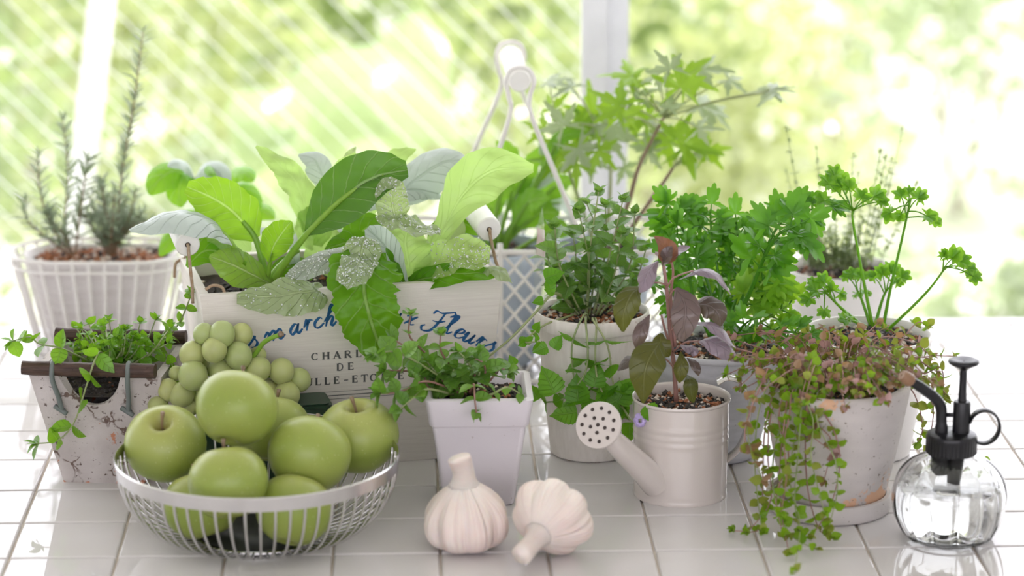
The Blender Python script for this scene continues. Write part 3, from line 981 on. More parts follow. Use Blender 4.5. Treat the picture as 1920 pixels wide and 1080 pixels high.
TXT = [('L', 428, 674), ('e', 452, 663), ('s', 468, 654), ('m', 500, 643), ('a', 544, 629), ('r', 572, 621), ('c', 588, 616), ('h', 610, 612), ('\u00e9', 634, 608), ('s', 650, 606),
       ('a', 705, 602), ('u', 730, 603), ('x', 757, 606), ('F', 803, 619), ('l', 831, 624), ('e', 848, 629), ('u', 866, 638), ('r', 889, 647), ('s', 906, 654)]
lm = MB()
for k, (ch, u, v) in enumerate(TXT):
    b = onface(u, v)
    # baseline direction from the neighbours in the same word
    k2 = k + 1 if k + 1 < len(TXT) and abs(TXT[k + 1][1] - u) < 48 else k - 1
    d = (onface(TXT[k2][1], TXT[k2][2]) - b) * (1 if k2 > k else -1)
    d.normalize()
    upd = FN.cross(d); upd = upd if upd.z > 0 else -upd
    S = 19.0 / px(b)
    for st in SCR[ch]:
        c_ = spline([b + d * (q[0] * S * (1.7 if ch == 'm' else 1.3) + q[1] * S * .16) + upd * (q[1] * S) for q in st], 5 * len(st))
        ribbon(lm, c_, lambda T, t: S * (0.13 + 0.20 * abs((T.dot(EX)) * .55 + T.z * .83) ** 1.5) * (0.55 + .45 * math.sin(math.pi * min(1, max(0, t)))))
lt = lm.build('script_lettering', MATS['ink_blue'], fp, smooth=False); lt['label'] = 'blue cursive lettering arching across the front'

TK, TN = .19, .075


def ser(x, y, w=.30): return ([(x - w / 2, y), (x + w / 2, y)], .05)


def arcp(cx, cy, rx, ry, a0, a1, n=10):
    return [(cx + rx * math.cos(math.radians(a0 + (a1 - a0) * i / n)), cy + ry * math.sin(math.radians(a0 + (a1 - a0) * i / n))) for i in range(n + 1)]


CAPS = {'C': [(arcp(.5, .5, .38, .46, 50, 310, 16), 'mod'), ([(.76, .66), (.76, .97)], .06), ([(.76, .05), (.76, .3)], .05)],
        'G': [(arcp(.5, .5, .38, .46, 50, 320, 16), 'mod'), ([(.76, .66), (.76, .97)], .06), ([(.78, .05), (.78, .42)], TK * .8), ser(.78, .44, .34)],
        'H': [([(.18, 0), (.18, 1)], TK), ([(.78, 0), (.78, 1)], TK), ([(.18, .5), (.78, .5)], TN), ser(.18, .02), ser(.18, .98), ser(.78, .02), ser(.78, .98)],
        'A': [([(.12, 0), (.48, 1)], TN), ([(.46, 1), (.84, 0)], TK), ([(.25, .36), (.68, .36)], TN), ser(.12, .02), ser(.84, .02)],
        'R': [([(.2, 0), (.2, 1)], TK), ([(.2, .96), (.5, .96)] + arcp(.5, .73, .22, .23, 90, -90, 8) + [(.2, .5)], .10), ([(.45, .5), (.86, 0)], TK * .9), ser(.2, .02), ser(.88, .02, .2)],
        'L': [([(.25, 0), (.25, 1)], TK), ([(.25, .03), (.75, .03)], TN), ([(.75, 0), (.75, .3)], .05), ser(.25, .98), ser(.25, .02)],
        'E': [([(.25, 0), (.25, 1)], TK), ([(.25, .03), (.75, .03)], TN), ([(.25, .97), (.72, .97)], TN), ([(.25, .52), (.6, .52)], TN), ([(.75, 0), (.75, .28)], .05), ([(.72, .75), (.72, 1)], .05), ([(.6, .4), (.6, .64)], .05), ([(.1, .02), (.3, .02)], .05), ([(.1, .98), (.3, .98)], .05)],
        'S': [([(.72, .8), (.5, .97), (.26, .82), (.3, .62), (.66, .42), (.74, .2), (.5, .03), (.22, .2)], 'mod'), ([(.75, .7), (.75, .97)], .05), ([(.22, .03), (.22, .3)], .05)],
        'D': [([(.22, 0), (.22, 1)], TK), ([(.22, .97), (.45, .97)] + arcp(.45, .5, .36, .47, 90, -90, 12) + [(.22, .03)], .11), ([(.08, .02), (.3, .02)], .05), ([(.08, .98), (.3, .98)], .05)],
        'U': [([(.2, 1), (.2, .35)] + arcp(.48, .33, .28, .31, 180, 360, 8) + [(.76, 1)], .11), ([(.2, 1), (.2, .35)], TK), ser(.2, .98), ser(.76, .98, .26)],
        'T': [([(.5, 0), (.5, 1)], TK), ([(.12, .97), (.88, .97)], TN), ([(.12, .72), (.12, 1)], .05), ([(.88, .72), (.88, 1)], .05), ser(.5, .02)],
        'O': [(arcp(.5, .5, .38, .46, 0, 360, 20), 'mod')],
        'I': [([(.5, 0), (.5, 1)], TK), ser(.5, .02), ser(.5, .98)],
        '-': [([(.25, .42), (.75, .42)], .10)]}
LINES = [('CHARLES', 583, 675.5, 20.6, -.072), ('DE', 630, 695, 20.6, -.072), ('GAULLE-ETOILE', 538, 726, 17.2, -.072)]
gm = MB()
for txt, u, v, adv, sl in LINES:
    for k, ch in enumerate(txt):
        b = onface(u + adv * k, v + sl * adv * k)
        S = 14.0 / px(b)
        for st, w in CAPS[ch]:
            pts = [b + EX * (q[0] * S * 1.12) + FEZ * (q[1] * S) for q in st]
            if w == 'mod': ribbon(gm, pts, lambda T, t: S * (.09 + .17 * abs(T.dot(FEZ)) ** 1.5))
            else: ribbon(gm, pts, lambda T, t: S * (w * 1.3 + .015))
gl = gm.build('serif_lettering', MATS['ink_grey'], fp, smooth=False); gl['label'] = 'dark grey serif capitals under the blue script'
for dv, w in ((0, .9), (7, 1.7), (13.5, .9)):
    a = onface(532, 741 + dv); b = onface(768, 724.5 + dv)
    rm = MB(); ribbon(rm, [a, (a + b) / 2, b], lambda T, t: w / 1900)
    rm.build('printed_rule', MATS['ink_grey'], fp, smooth=False)


def crate_handle(a_out, u, v, grip_y0, grip_y1, axis_hint):
    """wooden grip on a rusty wire, standing up over one end panel"""
    fr = P(u, v, grip_y0)
    bk = fr + axis_hint * (grip_y1 - grip_y0)
    ax = (bk - fr)
    L = ax.length
    R = 23.5 / px(fr)
    g = MB().add(*lathe([(R * .25, 0), (R * .9, 0), (R, .0012), (R, L - .0012), (R * .9, L), (R * .25, L)], 24, fr, axis=ax, cap0=True, cap1=True)).build('handle_grip', MATS['grip_wood'], crate, auto=40)
    h0 = MB().add(*lathe([(.0028, -.0004), (.0002, -.0005)], 10, fr, axis=ax, cap1=True)).build('grip_hole', MATS['hole_shade'], g)  # flat dark disc for the shaded bore
    axn = ax.normalized()
    o_ = -.0045 if a_out < CW / 2 else .0045
    f_low = cr(a_out + o_ * 2, .034, CH - .008); b_low = cr(a_out, CDp - .012, CH - .004)
    w1 = [fr + axn * .01, fr - axn * .004, fr - axn * .0055 - Z * .006, (fr + f_low) / 2 + (f_low - fr) * .1 - axn * .004, f_low + Z * .010, f_low - Z * .008]
    MB().add(*tube(spline(w1, 30), .0017, 7)).build('handle_wire', MATS['twine_rust'], crate)
    w2 = [bk - axn * .01, bk + axn * .004, bk + axn * .0055 - Z * .006, b_low + Z * .01, b_low - Z * .012]
    MB().add(*tube(spline(w2, 24), .0017, 7)).build('handle_wire', MATS['twine_rust'], crate)
    # loose twist of wire at the corner
    k = cr(a_out, .012, CH)
    E2 = EX if a_out < CW / 2 else -EX
    MB().add(*tube(spline([k + E2 * .002 + Z * .003, k + E2 * .010 + Z * .007, k + E2 * .019 + Z * .004, k + E2 * .022 - Z * .006], 14), .0016, 6)).build('wire_twist', MATS['twine_rust'], crate)
    k = b_low
    MB().add(*tube(spline([k + Z * .004, k - E2 * .010 - Z * .001, k - E2 * .012 - Z * .016], 14), .0016, 6)).build('wire_twist', MATS['twine_rust'], crate)


gax = (EY * .93 + Z * .10 - EX * .02)
crate_handle(.005, 352, 459, -.085, -.01, gax)
crate_handle(CW - .005, 917, 430, -.01, .075, gax)

# ================================================================== DARK TIN BEHIND THE BOWL
tc_ = cr(.045, -.030, 0); tc_.z = 0
tin = thing('green_tin', 'dark green enamel tin half hidden behind the apples', 'tin', tc_)
ca, sa = math.cos(TH), math.sin(TH)
MB().add(*loft([rrect(tc_.x, tc_.y, z, hx, hy, .006, ca, sa) for z, hx, hy in ((0, .060, .0195), (.004, .062, .021), (.078, .066, .0225), (.0785, .067, .0235), (.081, .067, .0235), (.081, .064, .0205), (.006, .060, .018))], cap0=True, cap1=True)).build('tin_body', MATS['dish_green'], tin, auto=40)
MB().add(*loft([rrect(tc_.x, tc_.y, z, .0645, .021, .006, ca, sa) for z in (.0812, .0822)], cap0=True, cap1=True)).build('lid', MATS['dish_green'], tin, auto=40)

# ================================================================== FRUIT BOWL
bc = G(486, 1006)
bowl = thing('wire_fruit_bowl', 'round stainless steel wire bowl heaped with green apples', 'bowl', bc)
HR = zat(bc, 851)
RR = .1335
band = [(RR - .0005, HR + .001), (RR + .0008, HR), (RR - .001, HR - .013), (RR - .0022, HR - .013), (RR - .0012, HR), ]
MB().add(*lathe(band, 96, bc, closed=True)).build('rim_band', MATS['steel'], bowl, auto=50)
wpr = []
for k in range(15):
    t = k / 14
    a = t * math.pi / 2
    wpr.append((.058 + (RR - .002 - .058) * math.sin(a) ** .86, .004 + (HR - .010) * (1 - math.cos(a)) ** .95))
NW = 60
for k in range(NW):
    a = 2 * math.pi * k / NW
    pts = [bc + Vector((r_ * math.cos(a), r_ * math.sin(a), z_)) for r_, z_ in wpr]
    MB().add(*tube(pts, .0014, 6)).build('wire', MATS['steel'], bowl)
for r_, z_, t_ in ((.058, .0032, .0022), (.052, .0026, .0018)):
    MB().add(*tube([bc + Vector((r_ * math.cos(i * .1309), r_ * math.sin(i * .1309), z_)) for i in range(49)], t_, 6, cap=False)).build('base_ring', MATS['steel'], bowl)
MB().add(*lathe([(.0005, .0058), (.056, .0058), (.0565, .0045), (.0005, .0045)], 40, bc)).build('base_plate', MATS['dark_base'], bowl)

# apples
m, nt, b, o = nodes_of('apple_skin')
tcn = N(nt, 'ShaderNodeTexCoord'); uvn = N(nt, 'ShaderNodeUVMap'); spn = N(nt, 'ShaderNodeSeparateXYZ'); nt.links.new(uvn.outputs[0], spn.inputs[0])
r1 = ramp(nt, [(0.0, (0.24, 0.20, 0.07)), (.06, (0.36, 0.37, 0.10)), (.17, (0.39, 0.43, 0.12)), (.55, (0.255, 0.34, 0.055)), (.93, (0.30, 0.35, 0.08)), (1.0, (0.16, 0.12, 0.04))])
nt.links.new(spn.outputs[1], r1.inputs[0])
nn_ = N(nt, 'ShaderNodeTexNoise'); nn_.inputs['Scale'].default_value = 22; nt.links.new(tcn.outputs['Object'], nn_.inputs['Vector'])
oi = N(nt, 'ShaderNodeObjectInfo')
mx = N(nt, 'ShaderNodeMix', data_type='RGBA', blend_type='MIX'); mx.inputs[7].default_value = (0.34, 0.40, 0.09, 1)
mu = N(nt, 'ShaderNodeMath', operation='MULTIPLY'); nt.links.new(nn_.outputs['Fac'], mu.inputs[0]); nt.links.new(oi.outputs['Random'], mu.inputs[1])
nt.links.new(mu.outputs[0], mx.inputs[0]); nt.links.new(r1.outputs[0], mx.inputs[6])
vo = N(nt, 'ShaderNodeTexVoronoi'); vo.inputs['Scale'].default_value = 190; nt.links.new(tcn.outputs['Object'], vo.inputs['Vector'])
rv = ramp(nt, [(0.10, (1, 1, 1)), (0.16, (0, 0, 0))]); nt.links.new(vo.outputs['Distance'], rv.inputs[0])
m3 = N(nt, 'ShaderNodeMix', data_type='RGBA'); ml = N(nt, 'ShaderNodeMath', operation='MULTIPLY'); ml.inputs[1].default_value = .35
nt.links.new(rv.outputs[0], ml.inputs[0]); nt.links.new(ml.outputs[0], m3.inputs[0]); nt.links.new(mx.outputs[2], m3.inputs[6]); m3.inputs[7].default_value = (0.66, 0.72, 0.36, 1)
nt.links.new(m3.outputs[2], b.inputs['Base Color'])
b.inputs['Roughness'].default_value = .34; b.inputs['Specular IOR Level'].default_value = .45
b.inputs['Subsurface Weight'].default_value = .25; b.inputs['Subsurface Radius'].default_value = (.006, .008, .002); b.inputs['Subsurface Scale'].default_value = .5
MATS['apple_skin'] = m


def apple_profile(R):
    pr = []
    n = 30
    for i in range(n + 1):
        a = math.pi * i / n                       # 0 = stalk end
        s = math.sin(a)
        r_ = R * s ** .92 * (1.0 + .045 * math.cos(a))
        z_ = R * .90 * math.cos(a)
        z_ -= R * .40 * math.exp(-(r_ / (R * .21)) ** 2) if a < 1.57 else -R * .26 * math.exp(-(r_ / (R * .20)) ** 2)
        pr.append((max(r_, R * .004), z_))
    return pr


AP = [(310, 833, -.262, 76, (-.05, -.52, .85), 'green apple at the left of the bowl, stalk hollow turned to the viewer'),
      (443, 766, -.305, 78, (.22, .55, .80), 'topmost green apple at the peak of the heap in the wire bowl'),
      (428, 905, -.362, 76, (-.15, .40, .90), 'green apple at the front of the bowl, just below the topmost apple'),
      (580, 853, -.300, 79, (.10, .62, .78), 'large green apple at the front right of the bowl'),
      (671, 818, -.238, 76, (-.02, -.18, .97), 'green apple at the right end of the bowl with upright stalk'),
      (512, 805, -.205, 70, (.10, .40, .90), 'green apple at the back of the heap, mostly hidden by the topmost apple'),
      (378, 946, -.318, 72, (-.3, .3, .9), 'green apple low in the bowl at left, seen behind the wires'),
      (551, 957, -.345, 74, (.2, .5, .84), 'green apple low in the bowl at right, seen behind the wires')]
for k, (u, v, y, rp, ax, lab) in enumerate(AP):
    c_ = P(u, v, y); R = rp / px(c_)
    axv = Vector(ax).normalized()
    t = thing('apple', lab, 'apple', c_ - Z * R * .9, 'apples in the wire bowl')
    ph = k * 1.3
    prf = apple_profile(R)
    MB().add(*lathe(prf, 40, c_, axis=axv, fr=lambda a, i: 1 + .022 * math.cos(5 * a + ph) * (i / 30) + .015 * math.cos(2 * a + ph))).build('apple_flesh', MATS['apple_skin'], t)
    s0 = c_ + axv * (R * .46)
    sd_ = axv.orthogonal().normalized()
    sd_ = Matrix.Rotation(k * 2.1, 3, axv) @ sd_
    MB().add(*tube(spline([s0, s0 + axv * R * .3 + sd_ * R * .03, s0 + axv * R * .62 + sd_ * R * .12], 8), [.0017, .0015, .0013, .0013, .0013, .0014, .0016, .0020, .0022], 7)).build('apple_stalk', MATS['stem_brown'], t)

# ================================================================== GRAPES
m, nt, b, o = nodes_of('grape_skin')
tcn = N(nt, 'ShaderNodeTexCoord'); oi = N(nt, 'ShaderNodeObjectInfo')
nn_ = N(nt, 'ShaderNodeTexNoise'); nn_.inputs['Scale'].default_value = 110; nn_.inputs['Detail'].default_value = 5; nt.links.new(tcn.outputs['Object'], nn_.inputs['Vector'])
mx = N(nt, 'ShaderNodeMix', data_type='RGBA'); mx.inputs[6].default_value = (.34, .42, .13, 1); mx.inputs[7].default_value = (.44, .46, .15, 1); nt.links.new(oi.outputs['Random'], mx.inputs[0])
r1 = ramp(nt, [(.40, (0, 0, 0)), (.70, (.55, .55, .55))]); nt.links.new(nn_.outputs['Fac'], r1.inputs[0])
m2 = N(nt, 'ShaderNodeMix', data_type='RGBA'); m2.inputs[7].default_value = (.58, .64, .42, 1); nt.links.new(mx.outputs[2], m2.inputs[6]); nt.links.new(r1.outputs[0], m2.inputs[0])
nt.links.new(m2.outputs[2], b.inputs['Base Color'])
b.inputs['Roughness'].default_value = .38
b.inputs['Subsurface Weight'].default_value = .5; b.inputs['Subsurface Radius'].default_value = (.008, .010, .003); b.inputs['Subsurface Scale'].default_value = .6
MATS['grape_skin'] = m
GR = [(382, 626, 20, 0), (416, 627, 25, -1), (454, 626, 20, 1), (361, 664, 25, 0), (402, 656, 24, -2), (447, 667, 26, -1), (362, 704, 28, -2), (413, 695, 24, 0),
      (316, 731, 21, 0), (341, 740, 24, -1), (485, 692, 24, -1), (528, 696, 24, -1), (561, 712, 22, 0), (538, 740, 25, -2), (296, 760, 19, 0), (356, 763, 18, 0), (484, 666, 16, 2),
      (385, 740, 24, 0), (430, 735, 24, 1), (465, 720, 22, 1), (500, 735, 24, 0), (394, 680, 20, 2), (440, 700, 20, 2), (330, 700, 14, 2), (515, 760, 20, 0)]
gb = thing('grape_bunch', 'bunch of pale green grapes lying behind the apples against the crate', 'grapes', P(430, 770, -.15))
gme = None
gc = []
for u, v, r_, dd in GR:
    c_ = P(u, v, -.142 + (u - 430) * .00010 + dd * .006)
    gc.append((c_, r_ / px(c_)))
bm = bmesh.new(); bmesh.ops.create_uvsphere(bm, u_segments=20, v_segments=14, radius=1.0)
gme = bpy.data.meshes.new('grape'); bm.to_mesh(gme); bm.free()
gme.polygons.foreach_set('use_smooth', [True] * len(gme.polygons)); gme.materials.append(MATS['grape_skin'])
rg = random.Random(4)
for c_, R in gc:
    o = bpy.data.objects.new('grape', gme); col.objects.link(o); o.parent = gb
    o.matrix_basis = Matrix.Translation(c_ - gb.location) @ Matrix.Rotation(rg.random() * 6, 4, (rg.random(), rg.random(), 1)) @ Matrix.Diagonal((R, R, R * 1.07, 1))
stem(gb, [P(440, 705, -.135), P(475, 668, -.14), P(492, 645, -.146), P(508, 634, -.150), P(527, 627, -.152)], .0026, .0022, 'stalk_green', name='bunch_stalk')
MB().add(*tube([P(524, 629, -.152), P(529, 625, -.153)], [.0028, .0032], 7)).build('stalk_end', MATS['stem_brown'], gb)
for k in range(0, len(gc), 2):
    stem(gb, [gc[k][0], (gc[k][0] + P(440, 700, -.13)) / 2, P(440, 700, -.13)], .0011, .0014, 'stalk_green', n=5, name='grape_stalk')

# ================================================================== GARLIC
plain('garlic_skin', (0.86, 0.78, 0.71), 0.5, c2=(0.80, 0.66, 0.60), scale=20, bump=0.12, bscale=60)
m = MATS['garlic_skin']; nt = m.node_tree; b = nt.nodes['Principled BSDF']
b.inputs['Subsurface Weight'].default_value = .35; b.inputs['Subsurface Radius'].default_value = (.012, .007, .004); b.inputs['Subsurface Scale'].default_value = .5
uvn = N(nt, 'ShaderNodeUVMap'); wv = N(nt, 'ShaderNodeTexNoise'); mpn = N(nt, 'ShaderNodeMapping'); mpn.inputs['Scale'].default_value = (90, 1.2, 1)
nt.links.new(uvn.outputs[0], mpn.inputs[0]); nt.links.new(mpn.outputs[0], wv.inputs['Vector']); wv.inputs['Scale'].default_value = 1.0
bp = N(nt, 'ShaderNodeBump'); bp.inputs['Strength'].default_value = .6; bp.inputs['Distance'].default_value = .004
old = b.inputs['Base Color'].links[0].from_socket
rw_ = ramp(nt, [(.50, (0, 0, 0)), (.70, (.38, .38, .38))]); nt.links.new(wv.outputs['Fac'], rw_.inputs[0])
mg = N(nt, 'ShaderNodeMix', data_type='RGBA'); nt.links.new(rw_.outputs[0], mg.inputs[0]); nt.links.new(old, mg.inputs[6]); mg.inputs[7].default_value = (.62, .46, .42, 1)
nt.links.new(mg.outputs[2], b.inputs['Base Color'])
nt.links.new(wv.outputs['Fac'], bp.inputs['Height']); nt.links.new(bp.outputs[0], b.inputs['Normal'])


def garlic(base, R, axis, label, lobes, ph, hgt, necklen, nbend):
    axis = Vector(axis).normalized()
    t = thing('garlic_bulb', label, 'garlic', Vector((base.x, base.y, 0)), 'garlic bulbs in front of the square pot')
    H = R * hgt
    prf = [(.22, .03), (.45, -.005), (.70, .03), (.88, .12), (.98, .25), (1.0, .38), (.95, .52), (.83, .65), (.66, .77), (.47, .87), (.33, .94), (.25, 1.0), (.20, 1.07)]
    def fr(a, i):
        z_ = prf[i][1]
        w = max(0, 1 - abs(z_ - .35) / .62)
        cl = abs(math.cos(lobes * .5 * a + ph)) ** .55
        return 1 - .30 * w * (1 - cl) + .05 * math.cos(2 * a + ph) * w + .03 * math.cos(a + 1) * w
    c_ = Vector(base)
    dense = []
    zs = spline([Vector((r_, z_, 0)) for r_, z_ in prf], 40)
    prf = [(q.x, q.y) for q in zs]
    MB().add(*lathe([(q[0] * R, q[1] * H) for q in prf], 96, c_, axis=axis, fr=fr, cap0=True)).build('bulb', MATS['garlic_skin'], t)
    n0 = c_ + axis * H * 1.0
    nd = (axis + Vector(nbend)).normalized()
    path = spline([n0 - axis * R * .12, n0 + axis * necklen * .4, n0 + axis * necklen * .55 + nd * necklen * .5], 10)
    MB().add(*lathe([(0.001, 0), (.001, 0)], 4, n0)) if False else None
    MB().add(*tube(path, [R * x for x in (.36, .31, .275, .255, .245, .24, .24, .245, .25, .255, .255)], 18)).build('neck', MATS['garlic_skin'], t)
    MB().add(*tube(spline([c_ + axis * .002, c_ - axis * R * .03], 2), [R * .22, R * .2, R * .16], 14)).build('root_plate', MATS['chip_pale'], t)
    return t


g1 = G(878, 1024)
garlic(g1 + Z * .002, 86 / 2004, (-.06, -.03, 1), 'upright garlic bulb with its cut neck pointing up', 8, .35, 1.48, .022, (-.35, -.1, .2))
# second bulb lies on its side, neck towards the viewer and to the left
R2 = 77 / 1985
c2 = G(1034, 968, R2 * .98)
ax2 = Vector((-.38, -.80, -.26)).normalized()
garlic(c2 - ax2 * R2 * .55, R2, ax2, 'garlic bulb lying on its side, neck pointing to lower left', 7, 1.2, 1.45, .030, (-.1, -.1, .05))

# ================================================================== POTS AND OTHER WARE
def round_pot(name, label, cat, u, vb, vr, rim_px, base_px, mat, lip=.004, lip_h=.012, wall=.004, rings=(), soil_drop=.012, soil=True, seed=1, weights=(6, 3, 2), foot=0.0, n_chip=420, csize=.0042, shape=None):
    b = G(u, vb)
    t = thing(name, label, cat, b)
    H = zat(b, vr)
    top = b + Z * H
    Rr = rim_px / px(top); Rb = base_px / px(b)
    prof = [(Rb * .94, 0.0), (Rb, .0018)]
    for k in range(1, 13):
        q = k / 13
        rr = Rb + (Rr - lip - Rb) * (shape(q) if shape else q)
        for (qa, am) in rings:
            rr += am * math.exp(-((q - qa) / .018) ** 2)
        prof.append((rr, (H - lip_h) * q))
    prof += [(Rr - lip, H - lip_h), (Rr - .0006, H - lip_h + .0008), (Rr, H - lip_h + .002), (Rr, H - .0018), (Rr - .001, H), (Rr - wall + .001, H), (Rr - wall, H - .0018)]
    Ri = Rr - wall - lip * .6
    prof += [(Ri, H - lip_h), (Ri - .002, H - soil_drop - .012), (Ri * .5, H - soil_drop - .014), (.001, H - soil_drop - .014)]
    MB().add(*lathe(prof, 64, b, cap0=True)).build('pot_body', MATS[mat], t, auto=45)
    if soil: soil_disc(t, top - Z * soil_drop, Ri - .0012, seed, n_chip, csize, weights)
    return t, b, H, Rr


pot_mint, b_mint, h_mint, r_mint = round_pot('round_pot', 'tall cream plastic plant pot with worn brown foot, catmint growing in it', 'plant pot', 1108, 846, 580, 108, 76, 'pot_cream', lip=.003, lip_h=.016, rings=((.62, .0008), (.80, .0008)), weights=(5, 5, 3), seed=11, soil_drop=.010)
pot_pars, b_pars, h_pars, r_pars = round_pot('round_pot', 'grey white zinc pot filled with parsley, behind the watering can', 'plant pot', 1342, 850, 641, 128, 76, 'pot_zinc', lip=.002, lip_h=.007, rings=((.90, .0012), (.84, .0012), (.70, .0009)), weights=(5, 4, 2), seed=12, soil_drop=.010)
pot_cher, b_cher, h_cher, r_cher = round_pot('round_pot', 'white round pot with dark gravel and long stalked chervil at right', 'plant pot', 1617, 846, 623, 125, 88, 'pot_white', lip=.0015, lip_h=.006, rings=((.55, .0006),), weights=(8, 4, 2), seed=13, soil_drop=.012)
pot_thym, b_thym, h_thym, r_thym = round_pot('round_pot', 'blurred off white pot of thyme standing farthest back at right', 'plant pot', 1572, 690, 500, 104, 84, 'pot_white', lip=.004, lip_h=.014, weights=(6, 2, 2), seed=14, soil_drop=.012)

# clay pot on a saucer
b_sau = G(1553, 950)
sau = thing('pot_saucer', 'pale round saucer under the weathered clay pot', 'saucer', b_sau)
Rs = 117 / px(b_sau)
MB().add(*lathe([(Rs * .90, 0), (Rs * .97, .001), (Rs, .004), (Rs, .0165), (Rs - .001, .018), (Rs - .005, .018), (Rs - .006, .016), (Rs - .008, .006), (.001, .0055)], 64, b_sau, cap0=True)).build('saucer_dish', MATS['clay_saucer'], sau, auto=45)
bcl = b_sau + Z * .006 + Vector((.004, 0, 0))
pot_clay = thing('clay_pot', 'weathered whitewashed clay pot with orange patches overflowing with pink creeper', 'plant pot', bcl)
top_v = zat(bcl, 712)
Hc = top_v - bcl.z
tcl = bcl + Z * Hc
Rc = 139 / px(tcl); Rcb = 92 / px(bcl)
prof = [(Rcb * .93, 0), (Rcb, .002)]
for k in range(1, 15):
    q = k / 15
    prof.append((Rcb + (Rc - Rcb) * (q ** .85), Hc * q * .96))
prof += [(Rc, Hc - .004), (Rc - .001, Hc - .001), (Rc - .003, Hc), (Rc - .008, Hc - .001), (Rc - .010, Hc - .004), (Rc - .012, Hc - .03), (.001, Hc - .031)]
MB().add(*lathe(prof, 64, bcl, cap0=True, fr=lambda a, i: 1 + .006 * math.sin(3 * a + i * .2))).build('pot_body', MATS['clay_pot'], pot_clay, auto=50)
soil_disc(pot_clay, tcl - Z * .012, Rc - .012, 31, 200, .004, (8, 2, 1))

# square lavender-white pot with a collar
b_org = G(897, 928)
pot_org = thing('square_pot', 'square tapered lavender white ceramic pot with a collar, oregano in it', 'plant pot', b_org)
Ho = zat(b_org, 722)
so = px(b_org)
yo = math.radians(2.0); cyo, syo = math.cos(yo), math.sin(yo)
hb, hc, hr = .0345, .0455, .0525


def sq(z, h, r=.006): return rrect(b_org.x, b_org.y, z, h, h, r, cyo, syo, 5)


HC = Ho - .029
MB().add(*loft([sq(0, hb - .002), sq(.002, hb), sq(HC * .5, (hb + hc) / 2), sq(HC - .001, hc), sq(HC, hc + .001), sq(HC + .002, hc + .0028), sq(Ho - .003, hr - .0005), sq(Ho - .001, hr), sq(Ho, hr - .0015), sq(Ho, hr - .006, .005), sq(Ho - .0015, hr - .0072, .004), sq(HC - .004, hc - .005, .004), sq(HC - .006, .01, .004)], cap0=True, cap1=True)).build('pot_body', MATS['pot_lavender'], pot_org, auto=40)
zt = Ho - .012
MB().add(*loft([sq(zt - .004, hr - .0088, .003), sq(zt, hr - .0088, .003)], cap1=True)).build('soil', MATS['soil_dark'], pot_org)
rr_ = random.Random(17)
chips(pot_org, [Vector((b_org.x + rr_.uniform(-.041, .041), b_org.y + rr_.uniform(-.041, .041), zt + rr_.uniform(0, .003))) for _ in range(420)], .0034, 18, (8, 2, 1))

# square clay planter with twigs tied on
TP = math.radians(-5.0); cP, sP = math.cos(TP), math.sin(TP)
pl_c = G(212, 882)
plt = thing('clay_planter', 'worn white clay planter with two dark twigs tied across its rim', 'planter', pl_c)
HP = .118
hbP, hbPy, htP, htPy = .041, .041, .0665, .062


def pw(a, b, z):
    """planter coordinates: a across, b into depth, z height, tapering to the foot"""
    q = z / HP
    x = a * (hbP + (htP - hbP) * q); y = b * (hbPy + (htPy - hbPy) * q)
    return Vector((pl_c.x + cP * x - sP * y, pl_c.y + sP * x + cP * y, z))


def planter_wall(side):
    """one wall with thickness; front and back carry a half-moon notch in the top edge"""
    n = 28
    notch = side in ('front', 'back')
    outer, inner = [], []
    th = .13
    rows = 8
    ro, ri = [], []
    for i in range(n + 1):
        a = -1 + 2 * i / n
        zt_ = HP
        if notch:
            d = a * htP - (-.004)
            if abs(d) < .031: zt_ = HP - .002 - math.sqrt(max(0, .031 ** 2 - d * d)) * .98
        lo, li = [], []
        for k in range(rows + 1):
            z = zt_ * k / rows
            wob = .0012 * noise.noise(Vector((a * 4, z * 60, 3 if side == 'front' else 7)))
            if side == 'front': lo.append(pw(a, -1 - wob * 10, z)); li.append(pw(a * (1 - th), -1 + th, max(z, .006)))
            elif side == 'back': lo.append(pw(-a, 1, z)); li.append(pw(-a * (1 - th), 1 - th, max(z, .006)))
            elif side == 'right': lo.append(pw(1, a, z)); li.append(pw(1 - th, a * (1 - th), max(z, .006)))
            else: lo.append(pw(-1, -a, z)); li.append(pw(-1 + th, -a * (1 - th), max(z, .006)))
        ro.append(lo); ri.append(li)
    mb = MB(); R1 = rows + 1
    v = [p for l in ro for p in l] + [p for l in ri for p in l]
    off = (n + 1) * R1; f = []
    for i in range(n):
        for k in range(rows):
            a = i * R1 + k
            f.append([a, a + R1, a + R1 + 1, a + 1]); f.append([off + a, off + a + 1, off + a + R1 + 1, off + a + R1])
        a = i * R1 + rows
        f.append([a, a + R1, off + a + R1, off + a])
    mb.add(v, f)
    return mb


mb = MB()
for s in ('front', 'right', 'back', 'left'):
    q = planter_wall(s); mb.add(q.v, q.f)
mb.add([pw(-1, -1, 0), pw(1, -1, 0), pw(1, 1, 0), pw(-1, 1, 0)], [[3, 2, 1, 0]])
bo = mb.build('planter_body', MATS['planter_clay'], plt, smooth=False)
bm = bmesh.new(); bm.from_mesh(bo.data); bmesh.ops.remove_doubles(bm, verts=bm.verts, dist=.0004); bmesh.ops.recalc_face_normals(bm, faces=bm.faces); bm.to_mesh(bo.data); bm.free()
bo.data.polygons.foreach_set('use_smooth', [True] * len(bo.data.polygons)); bo.data.set_sharp_from_angle(angle=math.radians(40))
zs_ = HP - .026
MB().add([pw(-.86, -.86, zs_), pw(.86, -.86, zs_), pw(.86, .86, zs_), pw(-.86, .86, zs_)], [[0, 1, 2, 3]]).build('soil', MATS['soil_dark'], plt)
chips(plt, [pw(rr_.uniform(-.82, .82), rr_.uniform(-.82, .82), zs_ + rr_.uniform(0, .004)) for _ in range(350)], .0030, 21, (24, 1, 0))


